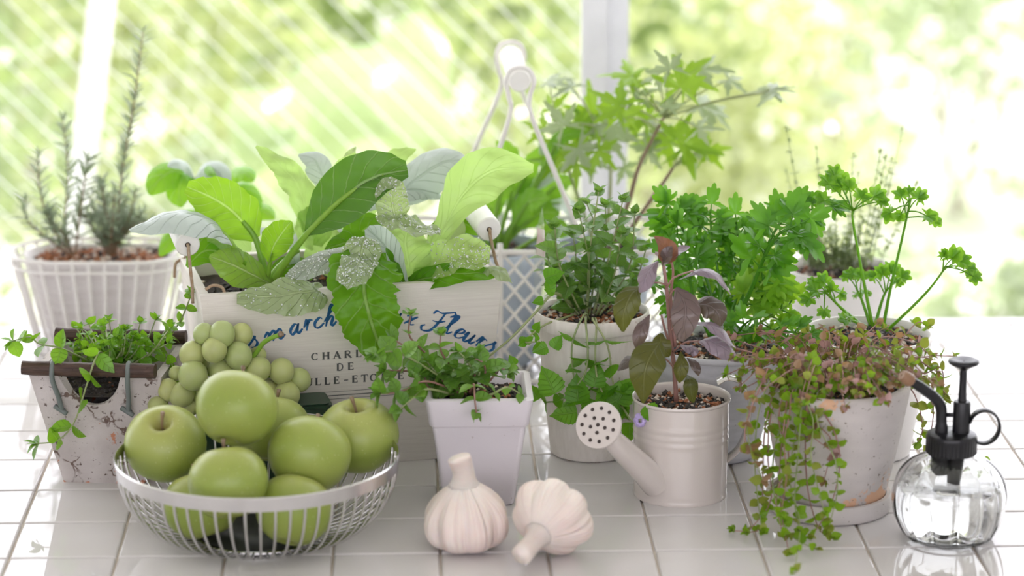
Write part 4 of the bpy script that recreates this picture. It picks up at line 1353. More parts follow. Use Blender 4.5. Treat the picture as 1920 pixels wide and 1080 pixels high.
def twig(p0, p1, r, seed):
    r_ = random.Random(seed)
    pts = [p0 + (p1 - p0) * (i / 12) + Vector((0, r_.uniform(-.0004, .0004), r_.uniform(-.0005, .0005))) for i in range(13)]
    v, f, mi, uv = tube(pts, [r * r_.uniform(.95, 1.06) for _ in range(13)], 12)
    return MB().add(v, f, 0, uv).build('twig', MATS['twig_wood'], plt, auto=50)


tz = HP + .0070
twig(pw(-1.06, -1.02, tz), pw(.90, -1.02, tz), .0074, 1)
twig(pw(-1.02, .98, tz), pw(.98, .98, tz), .0070, 2)
for a in (-.62, .52):
    q0 = pw(a, -1.02, HP)
    ins = pw(a, -.80, HP - .02)
    hole = pw(a + .02, -1.035, HP - .036)
    pts = [ins, pw(a, -.90, HP + .006), q0 + Z * .0135 + Vector((0, .002, 0)), q0 + Vector((0, -.0072, .010)), pw(a + .005, -1.16, HP - .003), pw(a + .02, -1.10, HP - .022), hole + Vector((0, -.003, 0)), hole + Vector((.001, .004, -.002))]
    MB().add(*tube(spline(pts, 36), .0026, 8)).build('tie_wire', MATS['tie_grey'], plt)
    nw = hole + Vector((0, -.0035, -.001))
    MB().add(*tube(spline([nw + Vector((-.007, -.001, .005)), nw, nw + Vector((.005, -.001, -.003))], 6), .0026, 7)).build('wire_end', MATS['tie_grey'], plt)

# ------------------------------------------------------------------ watering can
b_can = G(1275, 924)
can = thing('watering_can', 'small cream enamel watering can planted with purple basil', 'watering can', b_can)
Hw = zat(b_can, 741)
Rw = 88 / px(b_can)
prof = [(Rw * .97, .001), (Rw * 1.0, 0), (Rw * 1.012, .002), (Rw, .004)]
for k in range(0, 41):
    q = k / 40
    rr = Rw * (1 + .015 * q)
    for qa in (.62, .70, .78): rr += .0007 * math.exp(-((q - qa) / .020) ** 2)
    prof.append((rr, .005 + (Hw - .010) * q))
prof += [(Rw * 1.015, Hw - .004), (Rw * 1.045, Hw - .003), (Rw * 1.05, Hw - .0012), (Rw * 1.035, Hw), (Rw * 1.0, Hw - .0008), (Rw * .985, Hw - .003), (Rw * .98, .006), (.001, .005)]
MB().add(*lathe(prof, 72, b_can, cap0=True)).build('can_body', MATS['enamel_cream'], can, auto=50)
soil_disc(can, b_can + Z * (Hw - .012), Rw * .972, 41, 420, .0036, (7, 4, 2), .003)
yc = b_can.y
s0 = P(1232, 905, yc - .030); s1 = P(1150, 826, yc - .062)
rose_n = Vector((-.34, -.80, .42)).normalized()
rose_c = P(1122, 797, yc - .078)
neck = rose_c - rose_n * .018 + Vector((.006, .004, -.006))
ps = spline([s0, s0 * .5 + s1 * .5, s1, neck], 14)
MB().add(*tube(ps, [.0158, .0152, .0146, .0140, .0135, .0130, .0125, .012, .0115, .0110, .0106, .0102, .010, .010, .0105], 24)).build('spout', MATS['enamel_cream'], can, auto=50)
Rq = 45.5 / px(rose_c)
rose = MB().add(*lathe([(.0095, -.022), (.012, -.016), (Rq * .80, -.006), (Rq * .985, -.0025), (Rq, -.0012), (Rq * .992, 0), (Rq * .97, .0006), (.001, .0012)], 48, rose_c, axis=rose_n)).build('rose', MATS['enamel_cream'], can, auto=40)
Rm = rose_n.to_track_quat('Z', 'Y').to_matrix()
for ring, cnt in ((.0, 1), (.33, 5), (.70, 11)):
    for k in range(cnt):
        a = 2 * math.pi * k / cnt + ring * 3
        q = rose_c + Rm @ Vector((ring * Rq * math.cos(a), ring * Rq * math.sin(a), .0006 + .0008 * (1 - ring)))
        MB().add(*lathe([(.0019, .00035), (.0017, .0004), (.0012, .0002), (.0003, .0001)], 10, q, axis=rose_n, cap1=True)).build('rose_hole', MATS['hole_shade'], rose)  # shallow dark disc, shade of the opening in its colour
hp = [P(1345, 716, yc), P(1364, 707, yc), P(1388, 715, yc), P(1404, 745, yc), P(1403, 790, yc), P(1386, 838, yc), P(1362, 862, yc)]
hs = spline(hp, 36)
v, f = [], []
for i, p in enumerate(hs):
    T = (hs[min(i + 1, 36)] - hs[max(i - 1, 0)]).normalized()
    nn_ = T.cross(Vector((0, 1, 0))).normalized()
    wd = .0125 - .003 * abs(i / 36 - .5)
    for a_, b_ in ((-1, 0), (-.85, 1), (.85, 1), (1, 0), (.85, -1), (-.85, -1)):
        v.append(p + Vector((0, a_ * wd, 0)) + nn_ * (.0011 * b_))
for i in range(36):
    for j in range(6):
        a = i * 6 + j; b2 = i * 6 + (j + 1) % 6
        f.append([a, b2, b2 + 6, a + 6])
MB().add(v, f).build('handle', MATS['enamel_cream'], can, auto=50)

# ------------------------------------------------------------------ glass mister bottle
b_mis = G(1777, 1006)
mis = thing('mister_bottle', 'ribbed clear glass plant mister with black pump, half full of water', 'spray bottle', b_mis)
gp = [(.030, .0), (.040, .0015), (.0465, .010), (.0520, .022), (.0545, .036), (.0535, .050), (.0485, .063), (.0395, .073), (.0280, .0795), (.0200, .0825), (.0185, .085), (.0185, .092)]
gs = spline([Vector((a, b, 0)) for a, b in gp], 44)
gp2 = [(q.x, q.y) for q in gs]


def rib(depth):
    def fr(a, i):
        z_ = i / 44
        w = math.sin(min(1, max(0, (z_ - .02) / .9)) * math.pi) ** .6
        return 1 - depth * w * (1 - abs(math.cos(7 * a)) ** .8)
    return fr


inner = [(r_ - .0022, z_ + (.003 if i < 6 else 0)) for i, (r_, z_) in enumerate(gp2)]
inner[0] = (inner[0][0], .0034)
m1 = MB().add(*lathe(gp2, 112, b_mis, fr=rib(.075), cap0=True))
n_out = len(m1.v)
vi_, fi_, _, ui_ = lathe(inner, 112, b_mis, fr=rib(.055), cap0=True)
m1.add(vi_, [list(reversed(q)) for q in fi_])
# close the lip between outer and inner wall
k0 = 44 * 112
m1.f += [[k0 + j, k0 + (j + 1) % 112, n_out + k0 + (j + 1) % 112, n_out + k0 + j] for j in range(112)]; m1.m += [0] * 112
m1.build('glass_body', MATS['glass'], mis)
wl_ = .0545
wprof = [(r_ - .0002, z_ + .0002) for (r_, z_) in inner if z_ < wl_]
wfr = rib(.055)
wn = len(wprof)
MB().add(*lathe(wprof + [(wprof[-1][0] * .6, wprof[-1][1]), (.0006, wprof[-1][1])], 112, b_mis, fr=lambda a, i: wfr(a, min(i, wn - 1)), cap0=True, cap1=True)).build('water', MATS['water'], mis)
zc0, zc1 = .0835, .103
Rcap = 47 / px(b_mis)
kn = lambda a, i: 1 + (.012 * (1 if math.cos(a * 40) > 0 else -1) if 1 < i < 5 else 0)
MB().add(*lathe([(.019, zc0), (Rcap * .97, zc0), (Rcap, zc0 + .001), (Rcap, zc0 + .002), (Rcap, zc1 - .005), (Rcap * 1.01, zc1 - .003), (Rcap * .96, zc1 - .0005), (Rcap * .80, zc1 + .001), (.001, zc1 + .0015)], 120, b_mis, fr=kn, cap0=True)).build('cap', MATS['black_plastic'], mis, auto=35)
pb = b_mis + Vector((.0085, 0, 0))
zz1 = zat(pb, 752); zz2 = zat(pb, 686)
MB().add(*lathe([(.0082, zc1 - .001), (.0082, zz1 - .002), (.0074, zz1), (.005, zz1 + .0002)], 28, pb, cap1=True)).build('pump_barrel', MATS['black_plastic'], mis, auto=40)
MB().add(*lathe([(.0042, zz1 - .002), (.0036, zz1 + .012), (.0034, zz2)], 18, pb)).build('pump_rod', MATS['black_plastic'], mis)
MB().add(*lathe([(.0034, zz2 - .004), (.0075, zz2 - .001), (.0135, zz2 + .002), (.0147, zz2 + .0036), (.0142, zz2 + .0056), (.0115, zz2 + .0065), (.006, zz2 + .0050), (.001, zz2 + .0046)], 36, pb)).build('pump_knob', MATS['black_plastic'], mis, auto=60)
rc = b_mis + Vector((.0300, 0, zat(b_mis, 800)))
pts = []
for k in range(25):
    a = math.radians(165 - 322 * k / 24)
    pts.append(rc + Vector((.0145 * math.cos(a), 0, .0162 * math.sin(a))))
v, f = [], []
for i, p in enumerate(pts):
    T = (pts[min(i + 1, 24)] - pts[max(i - 1, 0)]).normalized(); nn_ = T.cross(Vector((0, 1, 0))).normalized()
    for a_, b_ in ((-1, 0), (-.7, 1), (.7, 1), (1, 0), (.7, -1), (-.7, -1)): v.append(p + Vector((0, a_ * .0055, 0)) + nn_ * (.0013 * b_))
for i in range(24):
    for j in range(6):
        a = i * 6 + j; b2 = i * 6 + (j + 1) % 6; f.append([a, b2, b2 + 6, a + 6])
f += [[5, 4, 3, 2, 1, 0], [144 + j for j in range(6)]]
MB().add(v, f).build('finger_ring', MATS['black_plastic'], mis, auto=50)
yb = b_mis.y
nz = spline([P(1765, 822, yb), P(1765, 785, yb), P(1764, 762, yb), P(1752, 745, yb - .002), P(1728, 727, yb - .006), P(1706, 713, yb - .010)], 26)
MB().add(*tube(nz, [.0062] * 4 + [.0052] * 19 + [.0048] * 4, 14)).build('nozzle_pipe', MATS['black_plastic'], mis)
tipd = (nz[-1] - nz[-3]).normalized()
MB().add(*lathe([(.0046, -.003), (.0066, 0), (.0060, .008), (.0048, .0105), (.001, .0106)], 20, nz[-1], axis=tipd, cap0=True)).build('nozzle_tip', MATS['brass_tip'], mis, auto=40)
MB().add(*tube([P(1772, 778, yb), pb + Z * zat(pb, 778)], .0022, 8)).build('bridge', MATS['black_plastic'], mis)
MB().add(*lathe([(.0075, .084), (.0075, .053), (.005, .050)], 20, pb - Vector((.004, 0, 0)), cap1=True)).build('pump_cylinder', MATS['black_plastic'], mis, auto=40)
MB().add(*lathe([(.010, .084), (.010, .064), (.008, .061)], 20, b_mis + Vector((-.008, .004, 0)), cap1=True)).build('inner_collar', MATS['black_plastic'], mis, auto=40)
MB().add(*tube(spline([pb + Vector((-.004, 0, .052)), pb + Vector((-.001, 0, .03)), pb + Vector((.004, 0, .008))], 10), .0018, 8)).build('dip_tube', MATS['glass'], mis)

# ------------------------------------------------------------------ white wire baskets at the back
b_bl = G(196, 652)
bl = thing('wire_basket', 'white oval wire basket with painted liner at the back left, planted with rosemary', 'basket', b_bl)
sL = px(b_bl)
HL = zat(b_bl, 470)
hxT, hyT, hxB, hyB = 166 / sL, .062, 122 / sL, .048


def oval(q, z, k=0.0, n=48):
    hx = hxB + (hxT - hxB) * q + k; hy = hyB + (hyT - hyB) * q + k
    return rrect(b_bl.x, b_bl.y, z, hx, hy, hy * .95, 1, 0, 8)


lin = []
for k in range(0, 29):
    q = k / 28
    lin.append(oval(q, .004 + (HL - .008) * q, -.016 + .0011 * math.sin(q * 60)))
lin += [oval(1, HL - .002, -.014), oval(1, HL - .002, -.018), oval(.75, HL * .75, -.022)]
MB().add(*loft(lin, cap0=True)).build('liner', MATS['liner_paint'], bl)
sl_ = oval(.9, HL - .010, -.021)
MB().add(*loft([sl_], cap1=True)).build('soil', MATS['soil_dark'], bl)
chips(bl, [Vector((b_bl.x + (hxT - .03) * a_ * .98, b_bl.y + (hyT - .025) * b_, HL - .009 + rr_.uniform(0, .004))) for a_, b_ in [(rr_.uniform(-1, 1), rr_.uniform(-1, 1)) for _ in range(700)] if abs(a_) ** 4 + abs(b_) ** 3 < 1], .0052, 22, (2, 8, 3))
for q, k, r_ in ((1.0, 0, .0024), (1.0, .0, .0018), (.02, 0, .002)):
    ring = oval(q, HL if r_ > .0021 else (HL - .012 if q == 1 else .003), k)
    MB().add(*tube(ring + [ring[0], ring[1]], r_, 7, cap=False)).build('rim_wire', MATS['white_wire'], bl)
R1 = oval(1, HL); R0 = oval(.02, .003)
nr = len(R1)
per = [0]
for i in range(nr): per.append(per[-1] + (R1[(i + 1) % nr] - R1[i]).length)
for k in range(30):
    d = per[-1] * k / 30
    i = max(j for j in range(nr) if per[j] <= d); w = (d - per[i]) / max(1e-9, per[i + 1] - per[i])
    a = R1[i].lerp(R1[(i + 1) % nr], w); b = R0[i].lerp(R0[(i + 1) % nr], w)
    MB().add(*tube([a.lerp(b, j / 40) for j in range(41)], [.0016 + (.0011 if j % 2 else 0) for j in range(41)], 6)).build('wire', MATS['white_wire'], bl)

# lattice basket with the tall grip handle
yF, yB = .215, .385
xL = P(722, 600, yF).x; xR = P(1262, 600, yF).x
HB = zat(Vector((0, yF, 0)), 470)
lb = thing('lattice_basket', 'white wire lattice basket with tall wooden grip handle behind the crate', 'basket', Vector(((xL + xR) / 2, (yF + yB) / 2, 0)))


def bar(a, b, r, name, par=None, n=6):
    return MB().add(*tube([a, b], r, n)).build(name, MATS['white_wire'], par or lb)


def lattice(p00, p10, h):
    """diamond mesh of separate wires between two bottom corners"""
    L = (p10 - p00).length; ex = (p10 - p00) / L
    cw, chh = .0225, .027
    nd = int((L + h * cw / chh) / cw) + 1
    for sg in (1, -1):
        for k in range(nd + 1):
            x0 = k * cw - (h * cw / chh if sg > 0 else 0)
            # line from (x0, 0) rising with slope chh/cw, clipped to 0..L
            xa, xb = x0, x0 + h * cw / chh
            za, zb = (0, h)
            if xa < 0: za += (0 - xa) * chh / cw; xa = 0
            if xb > L: zb -= (xb - L) * chh / cw; xb = L
            if xb - xa < .004: continue
            if sg > 0: a, b = p00 + ex * xa + Z * za, p00 + ex * xb + Z * zb
            else: a, b = p10 - ex * xa + Z * za, p10 - ex * xb + Z * zb
            bar(a, b, .0019, 'lattice_wire', n=5)


c00 = Vector((xL, yF, .004)); c10 = Vector((xR, yF, .004)); c11 = Vector((xR, yB, .004)); c01 = Vector((xL, yB, .004))
lattice(c00, c10, HB - .008); lattice(c10, c11, HB - .008); lattice(c01, c00, HB - .008); lattice(c11, c01, HB - .008)
for a, b in ((c00, c10), (c10, c11), (c11, c01), (c01, c00)):
    bar(a + Z * (HB - .006), b + Z * (HB - .006), .0032, 'top_rail'); bar(a, b, .003, 'bottom_rail')
    for k in range(5 if (b - a).length > .25 else 2):
        q = a + (b - a) * (k / (5 if (b - a).length > .25 else 2))
        MB().add(*tube([q, q + Z * (HB - .004), q + Z * (HB + .004)], [.0034, .0034, .003], 8)).build('upright', MATS['white_wire'], lb)
gF = P(975, 152, yF + .012); gB = P(957, 104, yB - .012)
axg = (gB - gF); Lg = axg.length; Rg = 22 / px(gF)
MB().add(*lathe([(Rg * .3, 0), (Rg * .86, 0), (Rg * .98, .002), (Rg, .005), (Rg * .96, Lg * .5), (Rg, Lg - .005), (Rg * .95, Lg - .001), (Rg * .3, Lg)], 28, gF, axis=axg, cap0=True, cap1=True)).build('handle_grip', MATS['grip_wood'], lb, auto=50)
for yy, (uc, vc), fl, fr_ in ((yF, (975, 152), 868, 1104), (yB, (957, 104), 836, 1072)):
    c_ = P(uc, vc, yy + (.006 if yy == yF else -.006))
    Rl = 26 / px(c_)
    dn = Vector((P(fl, 470, yy).x, yy, HB - .004)); dr = Vector((P(fr_, 470, yy).x, yy, HB - .004))
    loopL = [dn, dn.lerp(c_, .45) + Vector((.0, 0, -.004)), c_ + Vector((-Rl * .75, 0, -Rl * 2.6)), c_ + Vector((-Rl * .80, 0, -Rl * 1.15)), c_ + Vector((-Rl * 1.0, 0, -Rl * .1)), c_ + Vector((-Rl * .7, 0, Rl * .75)), c_ + Vector((0, 0, Rl)), c_ + Vector((Rl * .7, 0, Rl * .75)), c_ + Vector((Rl * 1.0, 0, -Rl * .1)), c_ + Vector((Rl * .72, 0, -Rl * 1.15)), c_ + Vector((Rl * .85, 0, -Rl * 2.6)), dr.lerp(c_, .45) + Vector((0, 0, -.004)), dr]
    MB().add(*tube(spline(loopL, 70), .0027, 8)).build('handle_wire', MATS['white_wire'], lb)

# small pots standing in the lattice basket, and one behind the crate
def hidden_pot(u, vb_y, R, H, mat, label):
    b = Vector((P(u, 600, vb_y).x, vb_y, 0.006))
    t = thing('nursery_pot', label, 'plant pot', b)
    MB().add(*lathe([(R * .72, 0), (R * .75, .002), (R * .97, H - .012), (R, H - .012), (R, H), (R - .003, H), (R - .004, H - .02), (.001, H - .021)], 40, b, cap0=True)).build('pot_body', MATS[mat], t, auto=45)
    soil_disc(t, b + Z * (H - .012), R - .0042, int(u), 120, .004, (8, 2, 1))
    return b + Z * (H - .01)


s_strap = hidden_pot(925, .30, .062, .135, 'pale_blue', 'pale blue nursery pot behind the lattice, holding broad green leaves')
s_gera = hidden_pot(1130, .30, .058, .135, 'pale_blue', 'pale blue nursery pot behind the lattice, holding the lobed geranium')
s_basil = hidden_pot(412, .25, .045, .10, 'pot_white', 'small white pot of green basil between the rosemary basket and crate')

# clear plant tag stuck in the catmint pot
tg0 = P(1012, 575, b_mint.y + .004)
tagt = thing('plant_tag', 'clear pointed plastic plant tag stuck in the catmint pot', 'plant tag', tg0)
u0 = P(1002, 572, b_mint.y + .012); u1 = P(1021, 578, b_mint.y - .012)
w0 = P(1003, 440, b_mint.y + .012); w1 = P(1021, 446, b_mint.y - .012); tp = P(1017, 388, b_mint.y - .003)
nn_ = (u1 - u0).cross(w0 - u0).normalized() * .0006
MB().add([u0 - nn_, u1 - nn_, w1 - nn_, tp - nn_, w0 - nn_, u0 + nn_, u1 + nn_, w1 + nn_, tp + nn_, w0 + nn_], [[4, 3, 2, 1, 0], [5, 6, 7, 8, 9], [0, 1, 6, 5], [1, 2, 7, 6], [2, 3, 8, 7], [3, 4, 9, 8], [4, 0, 5, 9]]).build('tag_plate', MATS['pane'], tagt, smooth=False)
a, b, c_, d = w0.lerp(u0, .28), w1.lerp(u1, .28), w1.lerp(tp, .25), w0.lerp(tp, .25)
MB().add([a - nn_ * 1.4, b - nn_ * 1.4, c_ - nn_ * 1.4, d - nn_ * 1.4], [[0, 1, 2, 3]]).build('tag_print', MATS['tag_print'], tagt, smooth=False)

# ================================================================== PLANTS IN THE CRATE
R6 = random.Random(66)
PETAL = [.10, .45, .80, 1.0, 1.0, .86, .58, .12]
SPOON = [.12, .18, .30, .60, .95, 1.0, .80, .20]
RAGGED = [.45, .85, 1.0, .95, .98, .80, .60, .15]


def stalk(parent, pts, r0, r1, mat='stalk_green', name='leaf_stalk'):
    return stem(parent, pp(pts), r0, r1, mat, name=name, sides=8)


choy = thing('leaf_mustard', 'leafy mustard with long pale stalks at the left in the crate', 'vegetable plant', P(500, 545, -.035))
stalk(choy, [(498, 545, -.035), (462, 500, -.045), (432, 455, -.055), (405, 425, -.06)], .0042, .0026)
big_leaf(choy, [(436, 458, -.055), (395, 412, -.060), (325, 400, -.068), (243, 432, -.080)], 66, 'choy_blue_sheen', face=.10, prof=PETAL, cup=-.35, crinkle=.3, seed=1)
stalk(choy, [(500, 545, -.035), (492, 490, -.032), (478, 445, -.03), (455, 415, -.028)], .0045, .0024)
big_leaf(choy, [(480, 448, -.030), (440, 400, -.026), (400, 372, -.022), (350, 350, -.012)], 47, 'choy_under', face=.95, prof=[.2, .75, 1, 1, .95, .85, .6, .25], cup=.25, ruffle=.08, crinkle=.4, serr=.08, seed=2)
big_leaf(choy, [(577, 440, .02), (563, 360, .025), (528, 312, .028), (480, 275, .035)], 30, 'lettuce', face=.75, prof=[.25, .55, .95, 1, .9, .7, .45, .1], ruffle=.18, serr=.2, crinkle=.5, seed=3, tilt=.3)
big_leaf(choy, [(585, 470, .018), (573, 440, .018), (578, 405, .02), (585, 385, .022)], 20, 'lettuce', face=.7, ruffle=.25, serr=.2, crinkle=.5, seed=4)
stalk(choy, [(500, 545, -.035), (505, 500, -.05), (512, 470, -.056)], .0030, .0018)
big_leaf(choy, [(504, 492, -.055), (513, 462, -.060), (530, 435, -.062), (546, 415, -.062)], 29, 'choy_under', face=.85, prof=PETAL, cup=.4, ruffle=.1, serr=.08, crinkle=.4, seed=5)
stalk(choy, [(502, 545, -.035), (545, 478, -.05), (585, 428, -.06), (650, 366, -.066), (720, 328, -.07)], .0046, .0018)
big_leaf(choy, [(574, 440, -.058), (630, 384, -.064), (695, 335, -.070), (764, 318, -.072)], 56, 'choy_dark', face=.9, prof=[.08, .50, .85, 1.0, 1.0, .88, .66, .30], cup=.30, crinkle=.3, seed=6, tilt=-.25)
big_leaf(choy, [(520, 540, -.045), (470, 512, -.060), (430, 494, -.068), (393, 480, -.072)], 36, 'choy_top', face=.72, prof=PETAL, cup=-.1, ruffle=.06, crinkle=.5, serr=.06, seed=7, holes={(15, 10), (15, 11), (16, 10), (16, 11)})
lf = big_leaf(choy, [(610, 545, -.085), (570, 548, -.112), (510, 556, -.122), (444, 560, -.120)], 41, 'lettuce_pale', face=.62, prof=[.4, .8, 1, 1, .95, .8, .6, .25], cup=-.25, ruffle=.06, crinkle=.7, serr=.06, seed=8)
dew(lf, choy, 72, .0012, 8)
lf = big_leaf(choy, [(690, 468, -.075), (645, 478, -.080), (590, 492, -.085), (537, 522, -.092)], 32, 'choy_dusty', face=.45, prof=[.5, .9, 1, 1, .95, .85, .65, .3], cup=-.35, crinkle=.5, seed=9)
dew(lf, choy, 252, .0010, 9, .2, 1.0)
big_leaf(choy, [(590, 460, .03), (600, 410, .035), (628, 345, .04), (668, 288, .045)], 32, 'lettuce', face=.8, prof=RAGGED, ruffle=.2, serr=.2, crinkle=.8, seed=10)
big_leaf(choy, [(470, 470, .01), (440, 440, .01), (415, 450, 0), (395, 480, -.005)], 34, 'lettuce', face=.8, ruffle=.1, serr=.1, seed=11)
big_leaf(choy, [(560, 520, .01), (545, 470, .01), (520, 440, .0), (470, 430, .0)], 24, 'choy_blue_sheen', face=.25, prof=PETAL, seed=12)
big_leaf(choy, [(350, 500, -.02), (385, 470, -.01), (425, 480, -.005), (470, 520, -.01)], 34, 'lettuce_green', face=.6, seed=13)
stalk(choy, [(500, 545, -.03), (515, 510, -.02), (545, 480, .0), (560, 470, .01)], .004, .002)
big_leaf(choy, [(500, 540, -.01), (530, 505, .0), (560, 500, .01), (585, 525, .005)], 24, 'lettuce_green', face=.6, seed=14)
big_leaf(choy, [(545, 470, .05), (570, 440, .06), (620, 430, .06), (660, 445, .06)], 20, 'choy_blue_sheen', face=.3, seed=15)

let = thing('lettuce', 'bright yellow green lettuce on the right of the crate, leaves spilling over its front', 'vegetable plant', P(770, 545, -.01))
big_leaf(let, [(768, 535, -.02), (820, 450, -.018), (868, 365, -.014), (925, 320, -.010), (1000, 316, .0)], 50, 'lettuce', face=.9, prof=[.28, .30, .34, .42, .66, .95, 1.0, .86, .55, .15], cup=.2, ruffle=.10, rf=2, crinkle=.6, serr=.06, seed=21, n=30)
lf = big_leaf(let, [(775, 530, -.04), (820, 500, -.052), (865, 482, -.058), (918, 485, -.058)], 40, 'lettuce', face=.75, prof=[.25, .60, .9, 1, 1, .95, .85, .5], cup=.35, ruffle=.10, crinkle=.7, serr=.1, seed=22, tilt=-.35)
dew(lf, let, 210, .0011, 22, .3, 1.0)
big_leaf(let, [(765, 530, -.045), (810, 520, -.06), (870, 512, -.066), (940, 515, -.066)], 24, 'lettuce_green', face=.7, prof=[.4, .8, 1, 1, .9, .7, .5, .2], ruffle=.12, crinkle=.5, seed=23)
lf = big_leaf(let, [(742, 410, -.084), (735, 380, -.086), (735, 358, -.086), (745, 336, -.084)], 31, 'lettuce_pale', face=.85, prof=[.7, 1, 1, .95, 1, .95, .8, .4], ruffle=.12, crinkle=.7, serr=.06, seed=24)
dew(lf, let, 120, .0011, 24)
lf = big_leaf(let, [(712, 400, -.085), (745, 412, -.092), (785, 426, -.094), (826, 434, -.092)], 34, 'lettuce_pale', face=.25, prof=[.6, .9, 1, 1, .95, .85, .7, .3], ruffle=.12, crinkle=.8, serr=.06, seed=25)
dew(lf, let, 156, .0012, 25)
big_leaf(let, [(690, 470, -.075), (682, 535, -.112), (695, 600, -.120), (722, 678, -.112)], 74, 'lettuce_green', face=.95, prof=[.45, .85, .98, .85, .80, .84, .74, .50, .12], ruffle=.13, rf=2.4, crinkle=.7, serr=.20, seed=26, n=70, m=10)
lf = big_leaf(let, [(684, 446, -.070), (676, 480, -.088), (664, 510, -.112), (640, 534, -.128)], 36, 'lettuce_pale', face=.62, prof=[.6, 1, 1, .95, .9, .85, .7, .4], ruffle=.12, crinkle=.7, serr=.12, seed=27)
dew(lf, let, 252, .0013, 27)
big_leaf(let, [(772, 540, -.035), (766, 495, -.040), (760, 455, -.040), (765, 425, -.035)], 46, 'lettuce', face=.95, prof=[.35, .6, .85, 1, 1, .95, .8, .4], cup=.3, ruffle=.15, crinkle=.5, serr=.1, seed=28)
big_leaf(let, [(760, 530, -.05), (735, 480, -.058), (712, 450, -.060), (688, 428, -.055)], 25, 'choy_blue_sheen', face=.55, prof=[.25, .5, .8, 1, 1, .95, .8, .3], cup=.3, seed=29)
big_leaf(let, [(757, 535, -.052), (730, 500, -.062), (700, 470, -.065), (672, 455, -.062)], 22, 'lettuce_green', face=.7, prof=[.3, .6, .9, 1, .95, .8, .6, .2], ruffle=.2, seed=30)
big_leaf(let, [(790, 520, .0), (830, 470, .01), (845, 410, .015), (842, 345, .02)], 30, 'lettuce_pale', face=.8, prof=RAGGED, ruffle=.2, crinkle=.7, serr=.15, seed=31)
big_leaf(let, [(700, 520, -.03), (680, 480, -.03), (650, 455, -.02), (610, 470, -.02)], 32, 'lettuce_green', face=.7, ruffle=.15, crinkle=.6, serr=.15, seed=32)
lf = big_leaf(let, [(890, 510, -.055), (920, 505, -.066), (945, 518, -.074), (962, 530, -.074)], 16, 'lettuce_pale', face=.3, ruffle=.15, crinkle=1.0, seed=33)
for k, (du, dy) in enumerate(((-18, 0), (8, .012), (20, .02))):
    stalk(let, [(768 + du * .3, 545, -.02 + dy), (768 + du, 500, -.02 + dy), (768 + du * 2.2, 455, -.02 + dy)], .0058, .0034)

bak = thing('leaf_mustard', 'blue green leafy mustard standing at the back of the crate', 'vegetable plant', P(690, 520, .05))
big_leaf(bak, [(715, 400, .055), (770, 345, .06), (830, 305, .065), (884, 300, .07)], 46, 'choy_blue_sheen', face=.55, prof=PETAL, cup=-.3, crinkle=.3, seed=41)
big_leaf(bak, [(690, 395, .06), (740, 360, .06), (790, 350, .06), (830, 372, .055)], 30, 'choy_blue_sheen', face=.4, prof=PETAL, cup=-.3, seed=42)
big_leaf(bak, [(640, 390, .07), (605, 330, .075), (590, 300, .08), (560, 290, .085)], 26, 'choy_blue_sheen', face=.5, prof=PETAL, cup=-.2, seed=43)
big_leaf(bak, [(640, 380, .06), (645, 330, .065), (655, 300, .07), (668, 275, .07)], 15, 'lettuce_pale', face=.7, ruffle=.3, crinkle=1.2, serr=.2, seed=44)
big_leaf(bak, [(620, 520, .04), (610, 480, .04), (603, 440, .04), (600, 405, .045)], 38, 'lettuce', face=.9, ruffle=.15, crinkle=.5, serr=.12, seed=45)
big_leaf(bak, [(650, 500, .035), (665, 455, .03), (690, 425, .03), (720, 420, .03)], 34, 'lettuce_green', face=.7, ruffle=.12, crinkle=.5, seed=46)
big_leaf(bak, [(690, 420, .07), (720, 330, .08), (745, 295, .085), (780, 280, .09)], 20, 'lettuce', face=.7, ruffle=.2, serr=.2, seed=47)
big_leaf(bak, [(800, 480, .05), (830, 430, .05), (870, 420, .05), (900, 440, .05)], 26, 'lettuce_green', face=.7, ruffle=.2, seed=48)
for p_ in ([(690, 530, .05), (700, 470, .055), (718, 400, .055)], [(680, 530, .05), (660, 450, .06), (640, 390, .07)], [(640, 530, .04), (615, 480, .04)], [(790, 530, .05), (800, 480, .05)]):
    stalk(bak, p_, .0045, .0028)

# ================================================================== MARJORAM IN THE CLAY PLANTER
mj = [proto('marjoram_leaf', ROUND, 6, 2, 'marjoram', .12, .10, .06, seed=i) for i in range(3)] + [proto('marjoram_leaf', OVAL, 6, 2, 'marjoram', .25, .05, .10, seed=7)]
mar = thing('marjoram', 'sprawling bright green marjoram growing out of the clay planter', 'herb', pl_c + Z * (HP - .024))
rm_ = random.Random(71)
yp = pl_c.y
STM = [([(190, 690, yp), (120, 655, yp - .05), (75, 645, yp - .06), (55, 632, yp - .065), (22, 640, yp - .07)], 5, 15, 14),
       ([(200, 690, yp), (190, 660, yp - .05), (178, 675, yp - .075), (160, 730, yp - .085), (140, 790, yp - .082), (110, 825, yp - .08), (68, 832, yp - .08)], 6, 19, 16),
       ([(250, 690, yp), (290, 655, yp + .03), (330, 615, yp + .03), (352, 570, yp + .02), (358, 548, yp + .02)], 6, 14, 11),
       ([(270, 690, yp), (310, 670, yp - .01), (325, 690, yp - .03), (332, 712, yp - .03)], 4, 13, 11)]
for k in range(40):
    u = rm_.uniform(130, 320); v = rm_.uniform(595, 668)
    STM.append(([(200 + (u - 220) * .4, 690, yp + rm_.uniform(-.03, .03)), (u * .6 + 88, 665, yp + rm_.uniform(-.03, .04)), (u, v, yp + rm_.uniform(-.055, .055))], 3 if k % 2 else 4, 12, 9))
for path, n_, L0, L1 in STM:
    pts = pp(path)
    s_ = stem(mar, pts, .0011, .0007, 'stem_pale', sides=5)
    sc = px(pts[-1])
    pairs(mar, s_, mj, .35 if len(path) < 5 else .28, .98, n_, L0 * 2.15 / sc, L1 * 2.1 / sc, rm_, lift=.35, upb=.5)

